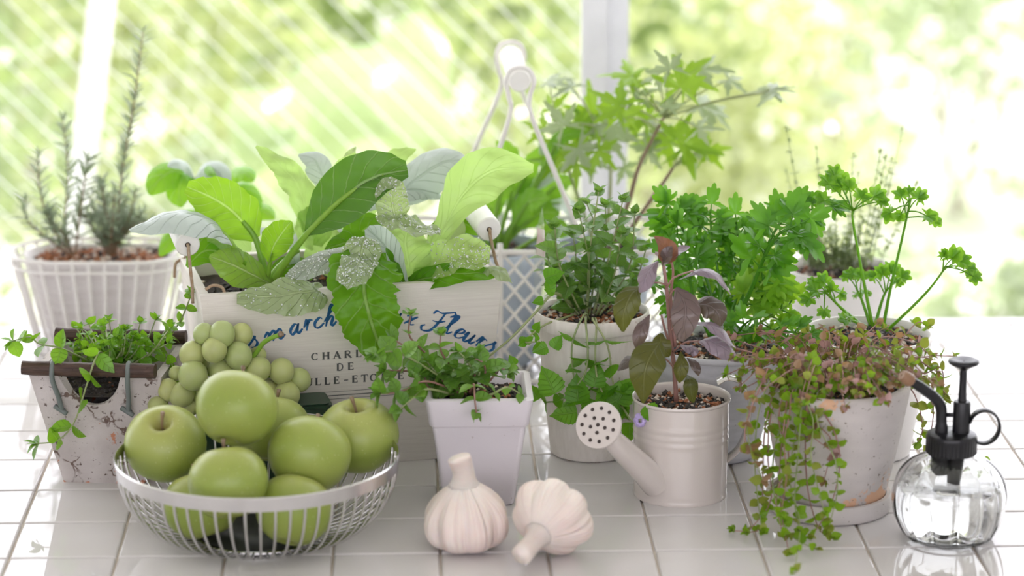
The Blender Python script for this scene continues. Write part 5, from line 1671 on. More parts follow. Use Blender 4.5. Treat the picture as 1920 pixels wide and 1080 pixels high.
# ================================================================== OREGANO IN THE SQUARE POT
og = [proto('oregano_leaf', ROUND, 7, 3, 'oregano', .15, .14, .08, seed=i) for i in range(3)] + [proto('oregano_leaf', [.05, .26, .36, .40, .38, .32, .20, .02], 7, 3, 'oregano', .28, .10, .10, seed=5)]
ore = thing('oregano', 'bushy oregano with small round leaves spilling left from the square pot', 'herb', b_org + Z * (Ho - .012))
ro_ = random.Random(81); yq = b_org.y
OST = [([(870, 740, yq), (800, 690, yq - .03), (740, 660, yq - .05), (700, 665, yq - .06)], 5, 19, 16),
       ([(870, 740, yq), (800, 715, yq - .045), (750, 735, yq - .065), (712, 738, yq - .07)], 5, 20, 17),
       ([(860, 735, yq), (800, 665, yq - .01), (768, 630, yq - .02), (770, 590, yq - .02)], 3, 13, 12),
       ([(880, 735, yq), (840, 680, yq - .02), (826, 655, yq - .03), (826, 628, yq - .03)], 3, 15, 14),
       ([(890, 735, yq), (885, 695, yq - .02), (872, 672, yq - .03), (860, 660, yq - .03)], 3, 17, 15),
       ([(900, 735, yq), (910, 700, yq - .02), (905, 680, yq - .03), (890, 672, yq - .03)], 3, 17, 15),
       ([(900, 735, yq), (920, 712, yq - .02), (938, 692, yq - .02), (955, 698, yq - .02)], 3, 16, 14),
       ([(880, 738, yq - .02), (888, 720, yq - .055), (890, 745, yq - .066), (893, 775, yq - .064)], 3, 15, 13),
       ([(895, 738, yq - .02), (920, 740, yq - .055), (950, 726, yq - .058), (975, 738, yq - .05)], 3, 11, 10),
       ([(850, 735, yq), (790, 700, yq + .01), (750, 695, yq), (722, 695, yq)], 4, 18, 16),
       ([(850, 740, yq - .02), (800, 730, yq - .06), (770, 750, yq - .075), (750, 768, yq - .075)], 4, 19, 17),
       ([(860, 735, yq), (820, 695, yq), (785, 665, yq + .01), (735, 635, yq)], 4, 15, 14)]
for k in range(9):
    u = ro_.uniform(770, 925); v = ro_.uniform(672, 715)
    OST.append(([(870 + (u - 850) * .3, 740, yq), (u, v + 20, yq - .02), (u + ro_.uniform(-20, 20), v, yq + ro_.uniform(-.05, .01))], 3, 18, 15))
for path, n_, L0, L1 in OST:
    pts = pp(path)
    s_ = stem(ore, pts, .0013, .0008, 'stem_red' if ro_.random() < .6 else 'stem_pale', sides=5)
    sc = px(pts[-1])
    pairs(ore, s_, og, .42, .98, n_, L0 * 2.0 / sc, L1 * 1.95 / sc, ro_, lift=.25, upb=.75, jitter=.2)

# ================================================================== CATMINT
cm = [proto('catmint_leaf', OVATE, 12, 3, 'catmint', .18, .08, .12, serr=.10, wave=.05, seed=i) for i in range(3)]
mb_ = [proto('mint_leaf', [.10, .40, .46, .44, .38, .29, .17, .01], 14, 3, 'mint_bright', .12, .06, .08, serr=.09, wave=.06, seed=i) for i in range(3)]
cat = thing('catmint', 'grey green catmint with upright stems and trailing shoots in the tall cream pot', 'herb', b_mint + Z * (h_mint - .012))
rc_ = random.Random(91); ym = b_mint.y
UPS = [((1095, 590), (1050, 500), (1040, 425)), ((1100, 590), (1105, 480), (1122, 360)), ((1110, 590), (1135, 470), (1135, 385)), ((1120, 590), (1180, 500), (1190, 400)), ((1090, 595), (1040, 530), (1022, 455)),
       ((1105, 595), (1085, 520), (1075, 440)), ((1115, 590), (1150, 520), (1165, 440)), ((1100, 600), (1065, 560), (1045, 505)), ((1110, 600), (1135, 545), (1145, 480)), ((1100, 590), (1105, 500), (1085, 395)),
       ((1118, 595), (1185, 540), (1212, 465)), ((1112, 585), (1150, 450), (1168, 375)), ((1095, 600), (1100, 560), (1105, 500)), ((1105, 585), (1120, 450), (1100, 380)),
       ((1100, 595), (1060, 540), (1030, 500)), ((1110, 590), (1165, 550), (1190, 500))]
for k, q in enumerate(UPS):
    dy = rc_.uniform(-.035, .045)
    pts = [P(q[0][0], q[0][1] + 8, ym), P(*q[1], ym + dy * .6), P(*q[2], ym + dy)]
    s_ = stem(cat, pts, .0012, .0007, 'stem_pale', sides=5)
    sc = px(pts[-1])
    pairs(cat, s_, cm, .30, .97, 6 if k < 4 else 5, 46 / sc, 30 / sc, rc_, lift=.45, upb=.55, jitter=.2)
DN = [([(1105, 600, ym - .03), (1095, 590, ym - .062), (1072, 650, ym - .072), (1082, 730, ym - .070), (1118, 775, ym - .068)], 4, 42),
      ([(1115, 600, ym - .03), (1112, 600, ym - .065), (1140, 650, ym - .074), (1150, 720, ym - .072), (1170, 760, ym - .07)], 4, 42),
      ([(1100, 600, ym - .03), (1098, 600, ym - .064), (1100, 690, ym - .074), (1060, 745, ym - .072), (1020, 755, ym - .07)], 4, 38),
      ([(1110, 600, ym - .03), (1118, 605, ym - .065), (1118, 700, ym - .074), (1150, 770, ym - .072), (1196, 792, ym - .07)], 4, 40),
      ([(1075, 590, ym - .02), (1020, 610, ym - .05), (985, 640, ym - .07), (1010, 640, ym - .08)], 3, 24)]
for path, n_, L in DN:
    pts = pp(path)
    s_ = stem(cat, pts, .0012, .0009, 'stem_pale', sides=5)
    sc = px(pts[-1])
    pairs(cat, s_, mb_, .45, .97, n_, L / sc, L * .9 / sc, rc_, lift=.2, upb=.15, jitter=.3, top=False)
V_ = Vector((0, -.97, .25))
for u, v, L, an, *yy in ((1028, 712, 58, 115), (1082, 728, 56, 95), (1118, 702, 48, 80), (1172, 730, 58, 60), (1056, 775, 52, 185), (1105, 770, 44, 250), (1165, 765, 50, 300), (1185, 730, 40, 30), (1222, 778, 40, -60, -.2), (1045, 640, 30, 60), (1012, 655, 30, 200), (1135, 735, 46, 100), (1180, 812, 40, -90), (1000, 735, 34, 120)):
    a = math.radians(an)
    d = RGT * math.cos(a) + UPV * math.sin(a)
    p = P(u, v, yy[0] if yy else ym - .074) - d * (L * .5 / 1850)
    put(cat, rc_.choice(mb_), p, d + Vector((0, rc_.uniform(-.2, .2), 0)), V_ + Vector((rc_.uniform(-.3, .3), 0, rc_.uniform(-.1, .3))), L / 1850)
# long bare shoot reaching left
s_ = stem(cat, pp([(1075, 575, ym), (1040, 550, ym - .04), (1005, 585, ym - .055), (960, 632, ym - .062), (912, 672, ym - .066)]), .0017, .0012, 'stem_pale', sides=6)
for u, v, L, an in ((1030, 545, 22, 160), (1008, 565, 22, 190), (1030, 530, 26, 100), (985, 640, 24, 10), (960, 690, 26, -30), (945, 690, 22, 150), (960, 675, 22, 120), (1040, 515, 40, 20)):
    a = math.radians(an); d = RGT * math.cos(a) + UPV * math.sin(a)
    put(cat, rc_.choice(mb_), P(u, v, ym - .06) - d * (L * .5 / 1850), d, V_ + Vector((rc_.uniform(-.3, .3), 0, .4)), L / 1850)
# lilac flower on the lowest shoot
fl_ = P(1200, 788, -.196)
stem(cat, pp([(1165, 760, ym - .074), (1185, 790, -.15), (1198, 790, -.19)]), .0011, .0009, 'stem_pale', n=8, sides=5)
for k in range(6):
    a = k * 1.05
    q = fl_ + Vector((math.cos(a) * .004, -.001, math.sin(a) * .005))
    MB().add(*lathe([(.0004, -.0026), (.0026, -.0012), (.0032, .0004), (.0016, .0014), (.0003, .0012)], 10, q, axis=(math.cos(a) * .6, -.7, math.sin(a) * .5))).build('flower', MATS['flower_lilac'], cat)

# ================================================================== PURPLE BASIL IN THE CAN
pb_ = thing('purple_basil', 'purple basil with drooping dusky leaves growing in the watering can', 'herb', b_can + Z * (Hw - .012))
yv_ = b_can.y
stem(pb_, pp([(1268, 752, yv_), (1264, 690, yv_), (1256, 620, yv_), (1250, 540, yv_ - .002), (1243, 490, yv_), (1238, 455, yv_)]), .0024, .0013, 'stem_red', name='stem', sides=8)
stem(pb_, pp([(1266, 650, yv_), (1258, 560, yv_ + .006), (1262, 510, yv_ + .006), (1256, 480, yv_ + .005)]), .0018, .001, 'stem_red', sides=7)
stem(pb_, pp([(1262, 665, yv_), (1246, 615, yv_ - .01), (1240, 590, yv_ - .012)]), .0014, .0009, 'stem_red', sides=6)
BAS = [([(1242, 492, 0), (1250, 472, -.008), (1240, 455, -.012), (1226, 442, -.014)], 22, 'basil_rust', .75, [.1, .7, 1, .95, .75, .5, .25, .02], .25),
       ([(1243, 500, -.004), (1248, 485, -.014), (1253, 472, -.016), (1260, 462, -.016)], 12, 'purple_basil', .6, PETAL, .3),
       ([(1252, 492, 0), (1265, 478, -.006), (1280, 468, -.008), (1294, 463, -.008)], 12, 'purple_basil_top', .35, PETAL, .2),
       ([(1234, 490, 0), (1218, 505, -.012), (1208, 530, -.02), (1198, 548, -.02)], 17, 'purple_basil_top', .45, PETAL, -.3),
       ([(1205, 538, -.012), (1185, 550, -.02), (1170, 585, -.026), (1168, 622, -.024)], 24, 'basil_olive', .65, PETAL, -.3),
       ([(1272, 525, 0), (1305, 508, -.01), (1345, 515, -.016), (1371, 552, -.018)], 17, 'purple_basil_top', .15, PETAL, -.25),
       ([(1268, 540, -.01), (1284, 570, -.026), (1284, 600, -.032), (1276, 640, -.032)], 28, 'purple_basil', .85, [.12, .55, .9, 1, 1, .88, .66, .2], -.15),
       ([(1290, 580, -.006), (1320, 570, -.014), (1345, 585, -.018), (1352, 612, -.018)], 24, 'purple_basil', .6, PETAL, -.3),
       ([(1300, 605, -.016), (1330, 607, -.026), (1355, 625, -.03), (1380, 652, -.03)], 15, 'purple_basil_top', .25, PETAL, -.2),
       ([(1310, 640, -.02), (1335, 640, -.03), (1362, 655, -.034), (1386, 678, -.034)], 22, 'purple_basil_top', .5, PETAL, -.35),
       ([(1218, 590, -.01), (1206, 610, -.02), (1198, 635, -.024), (1200, 662, -.022)], 14, 'purple_basil', .5, PETAL, -.2),
       ([(1238, 640, -.03), (1218, 672, -.046), (1208, 705, -.05), (1206, 756, -.046)], 34, 'basil_olive', .95, [.15, .7, 1, 1, .95, .8, .5, .05], -.15),
       ([(1215, 672, -.02), (1190, 670, -.03), (1172, 680, -.034), (1158, 695, -.034)], 14, 'purple_basil', .3, PETAL, -.2),
       ([(1276, 660, -.02), (1278, 680, -.03), (1276, 700, -.032), (1274, 718, -.03)], 14, 'basil_olive', .8, PETAL, -.2),
       ([(1288, 702, -.02), (1294, 715, -.034), (1296, 735, -.036), (1300, 755, -.034)], 14, 'basil_olive', .7, PETAL, -.2),
       ([(1240, 625, -.006), (1238, 640, -.012), (1246, 655, -.014), (1255, 668, -.012)], 17, 'basil_olive', .7, PETAL, .2),
       ([(1288, 670, -.012), (1300, 680, -.02), (1307, 692, -.024), (1310, 705, -.024)], 9, 'purple_basil', .6, PETAL, -.2),
       ([(1276, 648, -.012), (1290, 652, -.02), (1300, 658, -.022), (1298, 668, -.022)], 12, 'purple_basil_top', .4, PETAL, -.2)]
for k, (pt, w, mt, fc, pf, cu) in enumerate(BAS):
    big_leaf(pb_, [(u, v, yv_ + d) for u, v, d in pt], w, mt, face=fc, prof=pf, cup=cu, n=16, m=5, ruffle=.06, crinkle=.25, serr=.04, seed=100 + k)
for pt in ([(1250, 540), (1262, 522), (1285, 512), (1300, 508)], [(1250, 535), (1235, 530), (1215, 532), (1205, 540)], [(1253, 560), (1262, 545), (1268, 542)], [(1256, 600), (1275, 585), (1290, 580)], [(1258, 620), (1280, 605), (1300, 605)], [(1262, 660), (1285, 642), (1312, 640)], [(1262, 665), (1250, 650), (1238, 642)], [(1264, 690), (1245, 672), (1215, 672)]):
    stem(pb_, pp([(u, v, yv_ - .004 - .010 * i / len(pt)) for i, (u, v) in enumerate(pt)]), .0010, .0008, 'stem_red', n=8, name='leaf_stalk', sides=5)

# ================================================================== PARSLEY
pa = [lobed('parsley_leaf', parsley_r, 1.9, 40, 'parsley', .25, .15, 3, i, .07) for i in range(3)]
pl_ = [lobed('parsley_leaf', parsley_r, 1.9, 40, 'parsley_light', .25, .15, 3, i, .07) for i in range(2)]
par = thing('parsley', 'dense glossy green parsley in the zinc pot behind the watering can', 'herb', b_pars + Z * (h_pars - .012))
rp_ = random.Random(101); yr = b_pars.y
PST = [((1340, 640), (1330, 540), (1280, 430), (1262, 395), 4, 62, 0), ((1350, 645), (1400, 560), (1450, 450), (1500, 420), 5, 74, 0), ((1345, 640), (1350, 540), (1335, 450), (1332, 400), 4, 56, 0),
       ((1335, 640), (1300, 560), (1290, 490), (1270, 440), 3, 58, 0), ((1350, 640), (1380, 560), (1390, 480), (1380, 420), 4, 60, 0), ((1350, 645), (1370, 600), (1420, 540), (1460, 500), 4, 60, 1),
       ((1345, 640), (1350, 580), (1370, 520), (1390, 480), 4, 60, 1), ((1340, 640), (1330, 580), (1320, 530), (1310, 480), 3, 56, 0), ((1355, 645), (1400, 620), (1450, 590), (1480, 570), 3, 52, 1),
       ((1340, 645), (1310, 590), (1270, 560), (1245, 540), 3, 48, 0), ((1360, 655), (1430, 622), (1475, 622), (1505, 625), 3, 46, 0), ((1345, 650), (1375, 640), (1390, 615), (1400, 605), 3, 54, 0),
       ((1350, 645), (1390, 580), (1430, 560), (1440, 555), 3, 54, 1), ((1345, 645), (1340, 590), (1350, 560), (1360, 540), 3, 56, 0), ((1352, 645), (1410, 520), (1470, 410), (1540, 390), 4, 54, 0)]
for k, (a, b, c_, d, n_, L, li) in enumerate(PST):
    dy = rp_.uniform(-.02, .05) if k != 1 else -.045
    if k in (10, 11): dy = -.055
    pts = [P(*a, yr + dy * .2), P(*b, yr + dy * .6), P(*c_, yr + dy), P(*d, yr + dy * 1.1)]
    s_ = stem(par, pts, .0030 if k == 1 else .0020, .0010, 'stalk_green' if li else 'parsley', sides=7)
    m_ = len(s_) - 1
    n_ += 1
    for i in range(n_):
        t = .50 + .50 * i / max(1, n_ - 1)
        p = s_[int(t * m_)]
        T = (s_[min(m_, int(t * m_) + 1)] - s_[max(0, int(t * m_) - 1)]).normalized()
        for sg in ((-1, 1) if i < n_ - 1 else (0,)):
            sd_ = T.cross(Vector((0, -1, .4))).normalized()
            d_ = (T * .7 + sd_ * sg * 1.0 + Vector((rp_.uniform(-.3, .3), rp_.uniform(-.5, .3), rp_.uniform(-.2, .2)))).normalized()
            Lq = L * rp_.uniform(.55, .80) / px(p)
            e_ = p + d_ * Lq * .5
            stem(par, [p, p + d_ * Lq * .25, e_], .0010, .0007, 'parsley', n=4, name='leaf_stalk', sides=5)
            nh = Vector((rp_.uniform(-.3, .3), -.55, .75 + rp_.uniform(-.35, .3)))
            put(par, rp_.choice(pl_ if li else pa), e_, d_, nh, Lq)
            if rp_.random() < .7:
                for s2 in (-1, 1):
                    d2 = (d_ + s2 * d_.cross(nh.normalized()) * .9).normalized()
                    put(par, rp_.choice(pl_ if li else pa), e_, d2, nh + Vector((rp_.uniform(-.3, .3), 0, .2)), Lq * .72)

# ================================================================== CHERVIL
cv = [lobed('chervil_leaf', chervil_r, 1.75, 30, 'chervil', .2, .2, 2, i, .10) for i in range(3)]
che = thing('chervil', 'airy chervil on long thin stalks in the white pot at right', 'herb', b_cher + Z * (h_cher - .014))
rh = random.Random(111); yh = b_cher.y
CST = [([(1636, 612), (1618, 520), (1600, 420), (1598, 395)], [(1578, 350, 34), (1555, 345, 30), (1566, 330, 28), (1592, 352, 26), (1615, 372, 26), (1640, 368, 28), (1650, 378, 22), (1545, 375, 26)], 0),
       ([(1655, 618), (1670, 540), (1693, 440), (1708, 372)], [(1690, 368, 24), (1722, 372, 26), (1670, 398, 28), (1690, 400, 24), (1738, 405, 26), (1752, 412, 22), (1705, 362, 18)], -.01),
       ([(1662, 620), (1690, 595), (1740, 545), (1774, 500)], [(1785, 485, 32), (1800, 490, 28), (1815, 505, 28), (1825, 518, 22), (1770, 480, 20)], -.03),
       ([(1610, 605), (1580, 580), (1555, 555), (1545, 545)], [(1530, 545, 28), (1518, 560, 26), (1545, 530, 26), (1560, 545, 24), (1575, 550, 22), (1545, 582, 20), (1525, 530, 18)], -.03),
       ([(1640, 612), (1655, 560), (1665, 540)], [(1655, 515, 26), (1670, 510, 26), (1690, 520, 24), (1640, 520, 22), (1680, 530, 20)], .02),
       ([(1632, 610), (1615, 560), (1605, 540)], [(1600, 515, 24), (1615, 520, 22), (1590, 520, 20), (1620, 550, 22), (1608, 552, 18)], .02),
       ([(1625, 612), (1600, 602), (1590, 598)], [(1585, 600, 24), (1592, 595, 18)], -.03)]
for path, lv, dy in CST:
    pts = [P(u, v, yh + dy * i / (len(path) - 1)) for i, (u, v) in enumerate(path)]
    s_ = stem(che, pts, .0019, .0010, 'chervil', sides=6)
    for u, v, L in lv:
        e_ = P(u, v, yh + dy + rh.uniform(-.012, .012))
        q = min(s_[len(s_) // 2:], key=lambda w: abs((w - e_).length - .02))
        stem(che, [q, (q + e_) / 2 + Z * .002, e_], .0008, .0006, 'chervil', n=5, name='leaf_stalk', sides=5)
        d_ = (e_ - q).normalized()
        nh = Vector((rh.uniform(-.4, .4), -.6, .7))
        for s2 in (-.9, 0, .9):
            d2 = (Matrix.Rotation(s2, 3, nh.normalized()) @ d_)
            put(che, rh.choice(cv), e_, d2, nh, L * .85 / px(e_))

# ================================================================== THYME
ty = [proto('thyme_leaf', OVAL, 3, 1, 'thyme', .1, .1, .1, seed=i) for i in range(2)]
thy = thing('thyme', 'wispy blurred thyme in the pot farthest back at right', 'herb', b_thym + Z * (h_thym - .014))
rt_ = random.Random(121); yt = b_thym.y; items = []
for k in range(46):
    tall = k % 4 == 0
    u = rt_.uniform(1490, 1640) if not tall else rt_.uniform(1450, 1720)
    v = rt_.uniform(400, 480) if not tall else rt_.uniform(240, 380)
    pts = [P(1570 + (u - 1570) * .5, 505, yt + rt_.uniform(-.03, .03)), P(1570 + (u - 1570) * .75, (505 + v) / 2, yt), P(u, v, yt + rt_.uniform(-.05, .05))]
    s_ = stem(thy, pts, .0007, .0004, 'thyme', n=7, sides=4)
    pairs(thy, s_, ty, .15, .98, 12 if tall else 9, .0085, .006, rt_, lift=.5, collect=items)
fuse(thy, items, 'thyme_leaves', MATS['thyme'])

# ================================================================== GERANIUM
ge = [lobed('geranium_leaf', geranium_r, 2.3, 84, 'geranium', .18, .10, 3, i, .06) for i in range(3)]
gp_ = [lobed('geranium_leaf', geranium_r, 2.3, 84, 'geranium_pale', .18, .10, 3, i, .06) for i in range(2)]
ger = thing('scented_geranium', 'tall scented geranium with deeply cut leaves in front of the window post', 'pot plant', s_gera)
rg_ = random.Random(131); yg = .30
BR = [stem(ger, pp([(1140, 480, yg), (1178, 380, yg), (1195, 320, yg), (1218, 270, yg), (1245, 220, yg)]), .0034, .0016, 'stem_brown', sides=7),
      stem(ger, pp([(1145, 480, yg), (1210, 390, yg - .01), (1245, 340, yg - .01), (1262, 315, yg - .01)]), .0030, .0018, 'stem_brown', sides=7),
      stem(ger, pp([(1130, 480, yg), (1142, 390, yg + .02), (1143, 300, yg + .02), (1120, 240, yg + .02)]), .0026, .0014, 'stem_pale', sides=7),
      stem(ger, pp([(1120, 480, yg), (1095, 400, yg + .03), (1070, 330, yg + .03), (1050, 270, yg + .03)]), .0026, .0014, 'stem_pale', sides=7)]
GL = [(1290, 135, 66, 40, 0, .5), (1250, 120, 46, 120, 1, .4), (1330, 130, 56, 10, 1, .4), (1170, 140, 62, 175, 0, .35), (1185, 150, 46, 60, 0, .3), (1150, 190, 62, 150, 0, .6), (1165, 205, 52, 90, 0, .6),
      (1255, 195, 34, 80, 1, .4), (1325, 200, 60, -15, 1, .35), (1345, 215, 46, -40, 1, .4), (1240, 255, 66, 120, 0, .6), (1250, 270, 60, -80, 0, .6), (1225, 250, 54, 180, 1, .4), (1300, 275, 70, -5, 0, .6), (1335, 280, 50, 10, 0, .6),
      (1300, 300, 46, -80, 1, .5), (1145, 250, 60, -100, 1, .5), (1130, 240, 56, 200, 0, .6), (1160, 260, 50, 10, 1, .5), (1085, 260, 66, 150, 0, .6), (1060, 280, 56, -120, 0, .5), (1090, 290, 56, -60, 1, .5), (1050, 225, 54, 120, 1, .4),
      (1060, 160, 50, 160, 1, .2), (1040, 150, 46, 20, 1, .2), (1440, 170, 60, 175, 1, .25), (1455, 168, 44, 10, 1, .25), (1375, 155, 44, -30, 1, .3), (1110, 200, 60, 100, 0, .5), (1080, 235, 50, 60, 0, .5), (1200, 175, 46, 20, 1, .4), (1030, 300, 50, 170, 0, .5), (1110, 310, 40, -90, 1, .5), (1175, 320, 36, -40, 1, .5), (1225, 145, 44, 200, 1, .35),
      (1275, 150, 58, 90, 0, .5), (1310, 150, 50, -20, 0, .5), (1205, 215, 52, 140, 0, .6), (1180, 230, 50, -150, 0, .6), (1100, 230, 54, 30, 0, .6), (1275, 250, 54, 60, 0, .6), (1070, 310, 50, 200, 0, .6), (1130, 290, 50, -40, 0, .6), (1210, 290, 46, -120, 1, .5), (1320, 240, 46, 10, 1, .4), (1010, 240, 44, 150, 0, .5), (1040, 200, 44, 60, 0, .4)]
for u, v, L, an, pa_, fc in GL:
    y_ = yg + rg_.uniform(-.05, .06)
    a = math.radians(an); d = RGT * math.cos(a) + UPV * math.sin(a) * (.5 + fc) + Vector((0, rg_.uniform(-.3, .3), 0))
    p = P(u, v, y_) - d.normalized() * (L * .25 / px(P(u, v, y_)))
    q = min((w for b in BR for w in b[len(b) // 3:]), key=lambda w: (w - p).length)
    stem(ger, [q, (q + p) / 2 + Z * .004, p], .0011, .0008, 'stem_pale', n=6, name='leaf_stalk', sides=5)
    V = (CAM - p).normalized()
    put(ger, rg_.choice(gp_ if pa_ else ge), p, d, Z * (1 - fc) + V * fc + Vector((rg_.uniform(-.2, .2), 0, 0)), L * 1.05 / px(p))

# ================================================================== BROAD GREEN PLANT IN THE LATTICE BASKET
stp = thing('leafy_greens', 'dark green leafy herb behind the lettuce, under the tall basket handle', 'herb', s_strap)
ys = .30
for k, (pt, w, mt) in enumerate([([(930, 470), (950, 400), (985, 330), (1020, 270)], 20, 'strap_green'), ([(940, 470), (990, 400), (1040, 350), (1075, 330)], 22, 'strap_green'), ([(925, 470), (930, 400), (945, 340), (985, 300)], 22, 'strap_green'),
        ([(935, 470), (975, 430), (1010, 400), (1050, 400)], 26, 'strap_green'), ([(945, 475), (960, 430), (990, 380), (1030, 370)], 26, 'strap_green'), ([(920, 470), (905, 430), (920, 390), (950, 370)], 24, 'strap_green'),
        ([(950, 480), (1000, 450), (1040, 430), (1070, 440)], 22, 'strap_green'), ([(930, 470), (960, 350), (955, 290), (930, 265)], 18, 'strap_green'), ([(940, 470), (1000, 360), (1030, 310), (1010, 250)], 16, 'choy_blue_sheen'),
        ([(940, 470), (1000, 390), (1050, 380), (1090, 400)], 24, 'choy_blue_sheen'), ([(940, 465), (1010, 330), (1050, 260), (1100, 250)], 15, 'strap_green'), ([(930, 470), (970, 400), (990, 350), (1045, 330)], 20, 'choy_blue_sheen')]):
    dy = rg_.uniform(-.04, .05)
    pw_ = [(u, v, ys + dy * i / 3) for i, (u, v) in enumerate(pt)]
    stem(stp, pp(pw_[:3]), .003, .0018, 'stalk_green', name='leaf_stalk', sides=6)
    big_leaf(stp, pw_[1:], w, mt, face=.6, prof=PETAL, ruffle=.15, serr=.25, n=16, m=4, seed=200 + k)

# ================================================================== BASIL BEHIND THE CRATE
bas = thing('green_basil', 'bright green basil with cupped leaves behind the left crate handle', 'herb', s_basil)
yb2 = .25
stem(bas, pp([(410, 530, yb2), (392, 440, yb2), (372, 380, yb2), (365, 335, yb2)]), .0026, .0016, 'stalk_green')
stem(bas, pp([(412, 510, yb2), (422, 420, yb2 + .01), (430, 350, yb2 + .01)]), .0022, .0014, 'stalk_green')
for k, (pt, w, mt) in enumerate([([(365, 340), (330, 320), (300, 335), (280, 365)], 32, 'basil_green'), ([(365, 335), (345, 330), (335, 360), (340, 388)], 26, 'basil_green'), ([(366, 335), (385, 315), (410, 325), (425, 360)], 28, 'choy_blue_sheen'), ([(365, 335), (350, 312), (335, 305), (315, 312)], 16, 'choy_blue_sheen'),
        ([(430, 350), (440, 325), (460, 325), (475, 340)], 22, 'basil_green'), ([(430, 350), (415, 330), (400, 320), (390, 330)], 20, 'basil_green'), ([(430, 352), (450, 350), (470, 375), (482, 405)], 26, 'basil_green'), ([(425, 380), (455, 400), (490, 395), (515, 410)], 24, 'basil_green'),
        ([(380, 420), (350, 430), (320, 450), (300, 480)], 22, 'basil_green'), ([(385, 440), (410, 430), (440, 445), (455, 470)], 22, 'basil_green'), ([(375, 395), (360, 400), (350, 425), (345, 450)], 22, 'basil_green')]):
    big_leaf(bas, [(u, v, yb2 - .012 * i) for i, (u, v) in enumerate(pt)], w, mt, face=.55, prof=PETAL, cup=-.35, n=14, m=4, seed=300 + k)

# ================================================================== ROSEMARY
nd = [proto('needle', LANCE, 3, 1, 'rosemary', .12, 0, .25, seed=1)]
for me_ in nd:
    for w in me_.vertices: w.co.y *= .5
rr2 = random.Random(141); yl = b_bl.y
for lab, stems in (('tall slender rosemary rising from the back left basket', [((215, 470), (228, 330), (250, 200), (268, 60), 46, 20), ((205, 470), (205, 420), (195, 380), (190, 340), 22, 20)]),
                   ('bushy low rosemary in the middle of the back left basket', [((205, 475), (205 + d * .5, 440), (205 + d * .9, 400 + abs(d) * .3), (205 + d * 1.25, e_), 20, 17) for d, e_ in ((-45, 390), (-30, 370), (-10, 350), (8, 365), (25, 375), (40, 360), (52, 395), (-20, 400), (15, 400), (35, 400), (60, 415))]),
                   ('sparse leggy rosemary at the left end of the back left basket', [((140, 475), (120, 440), (128, 330), (118, 225), 34, 20), ((140, 475), (100, 430), (75, 360), (72, 290), 26, 20), ((130, 475), (80, 440), (50, 410), (46, 375), 16, 18), ((150, 475), (150, 400), (160, 330), (165, 300), 20, 20), ((140, 472), (120, 440), (100, 420), (90, 400), 16, 18)])):
    b0 = P(stems[0][0][0], stems[0][0][1], yl); b0.z = HL - .010
    t = thing('rosemary', lab, 'herb', b0)
    items = []
    for a, b, c_, d, n_, L in stems:
        dy = rr2.uniform(-.03, .03)
        s_ = stem(t, [b0, P(*b, yl + dy * .5), P(*c_, yl + dy), P(*d, yl + dy)], .0015, .0007, 'stem_brown', n=16, sides=5)
        pairs(t, s_, nd, .15, .99, n_, L * 1.9 / 1600, L * 1.5 / 1600, rr2, lift=.8, upb=.3, collect=items)
    fuse(t, items, 'needles', MATS['rosemary'])

# ================================================================== PINK CREEPER ON THE CLAY POT
CR = {}
for mt in ('creeper_green', 'creeper_rust', 'creeper_pink', 'creeper_olive'):
    CR[mt] = [proto('creeper_leaf', ROUND, 5, 2, mt, .12, .12, .06, seed=i) for i in range(2)]
cre = thing('creeping_plant', 'trailing pink and green creeper hanging from the clay pot onto the tiles', 'trailing plant', tcl - Z * .012)
rk = random.Random(151); yk = bcl.y
items = []


def creep(pts, n_, L, mats, collect=True, r0=.0008, smat='stem_red'):
    s_ = stem(cre, pts, r0, .0005, smat, n=max(8, 3 * len(pts)), sides=5)
    sc = px(pts[-1])
    tmp = []
    pairs(cre, s_, [0], .04, .99, n_, L / sc, L * .85 / sc, rk, lift=.25, upb=.35, jitter=.35, collect=tmp)
    for me_, p, d, nh, L_ in tmp:
        if p.z < .003: p = Vector((p.x, p.y, .003))
        if p.z < .02 and d.z < 0: d = Vector((d.x, d.y, abs(d.z)))
        items.append((rk.choice(CR[rk.choice(mats)]), p, d, nh, L_))


MIXT = ['creeper_green', 'creeper_rust', 'creeper_pink', 'creeper_olive', 'creeper_olive', 'creeper_olive', 'creeper_green', 'creeper_rust']
# mound over the rim
for k in range(90):
    a = rk.random() * 6.283; q = math.sqrt(rk.random())
    p0 = tcl + Vector((q * Rc * .6 * math.cos(a), q * Rc * .6 * math.sin(a), -.010))
    out = Vector((math.cos(a + rk.uniform(-.6, .6)), math.sin(a + rk.uniform(-.6, .6)), 0))
    p1 = p0 + out * .02 + Z * rk.uniform(.022, .045)
    p2 = p0 + out * rk.uniform(.045, .075) + Z * rk.uniform(.008, .042)
    creep([p0, p1, p2], 5, 19, MIXT)
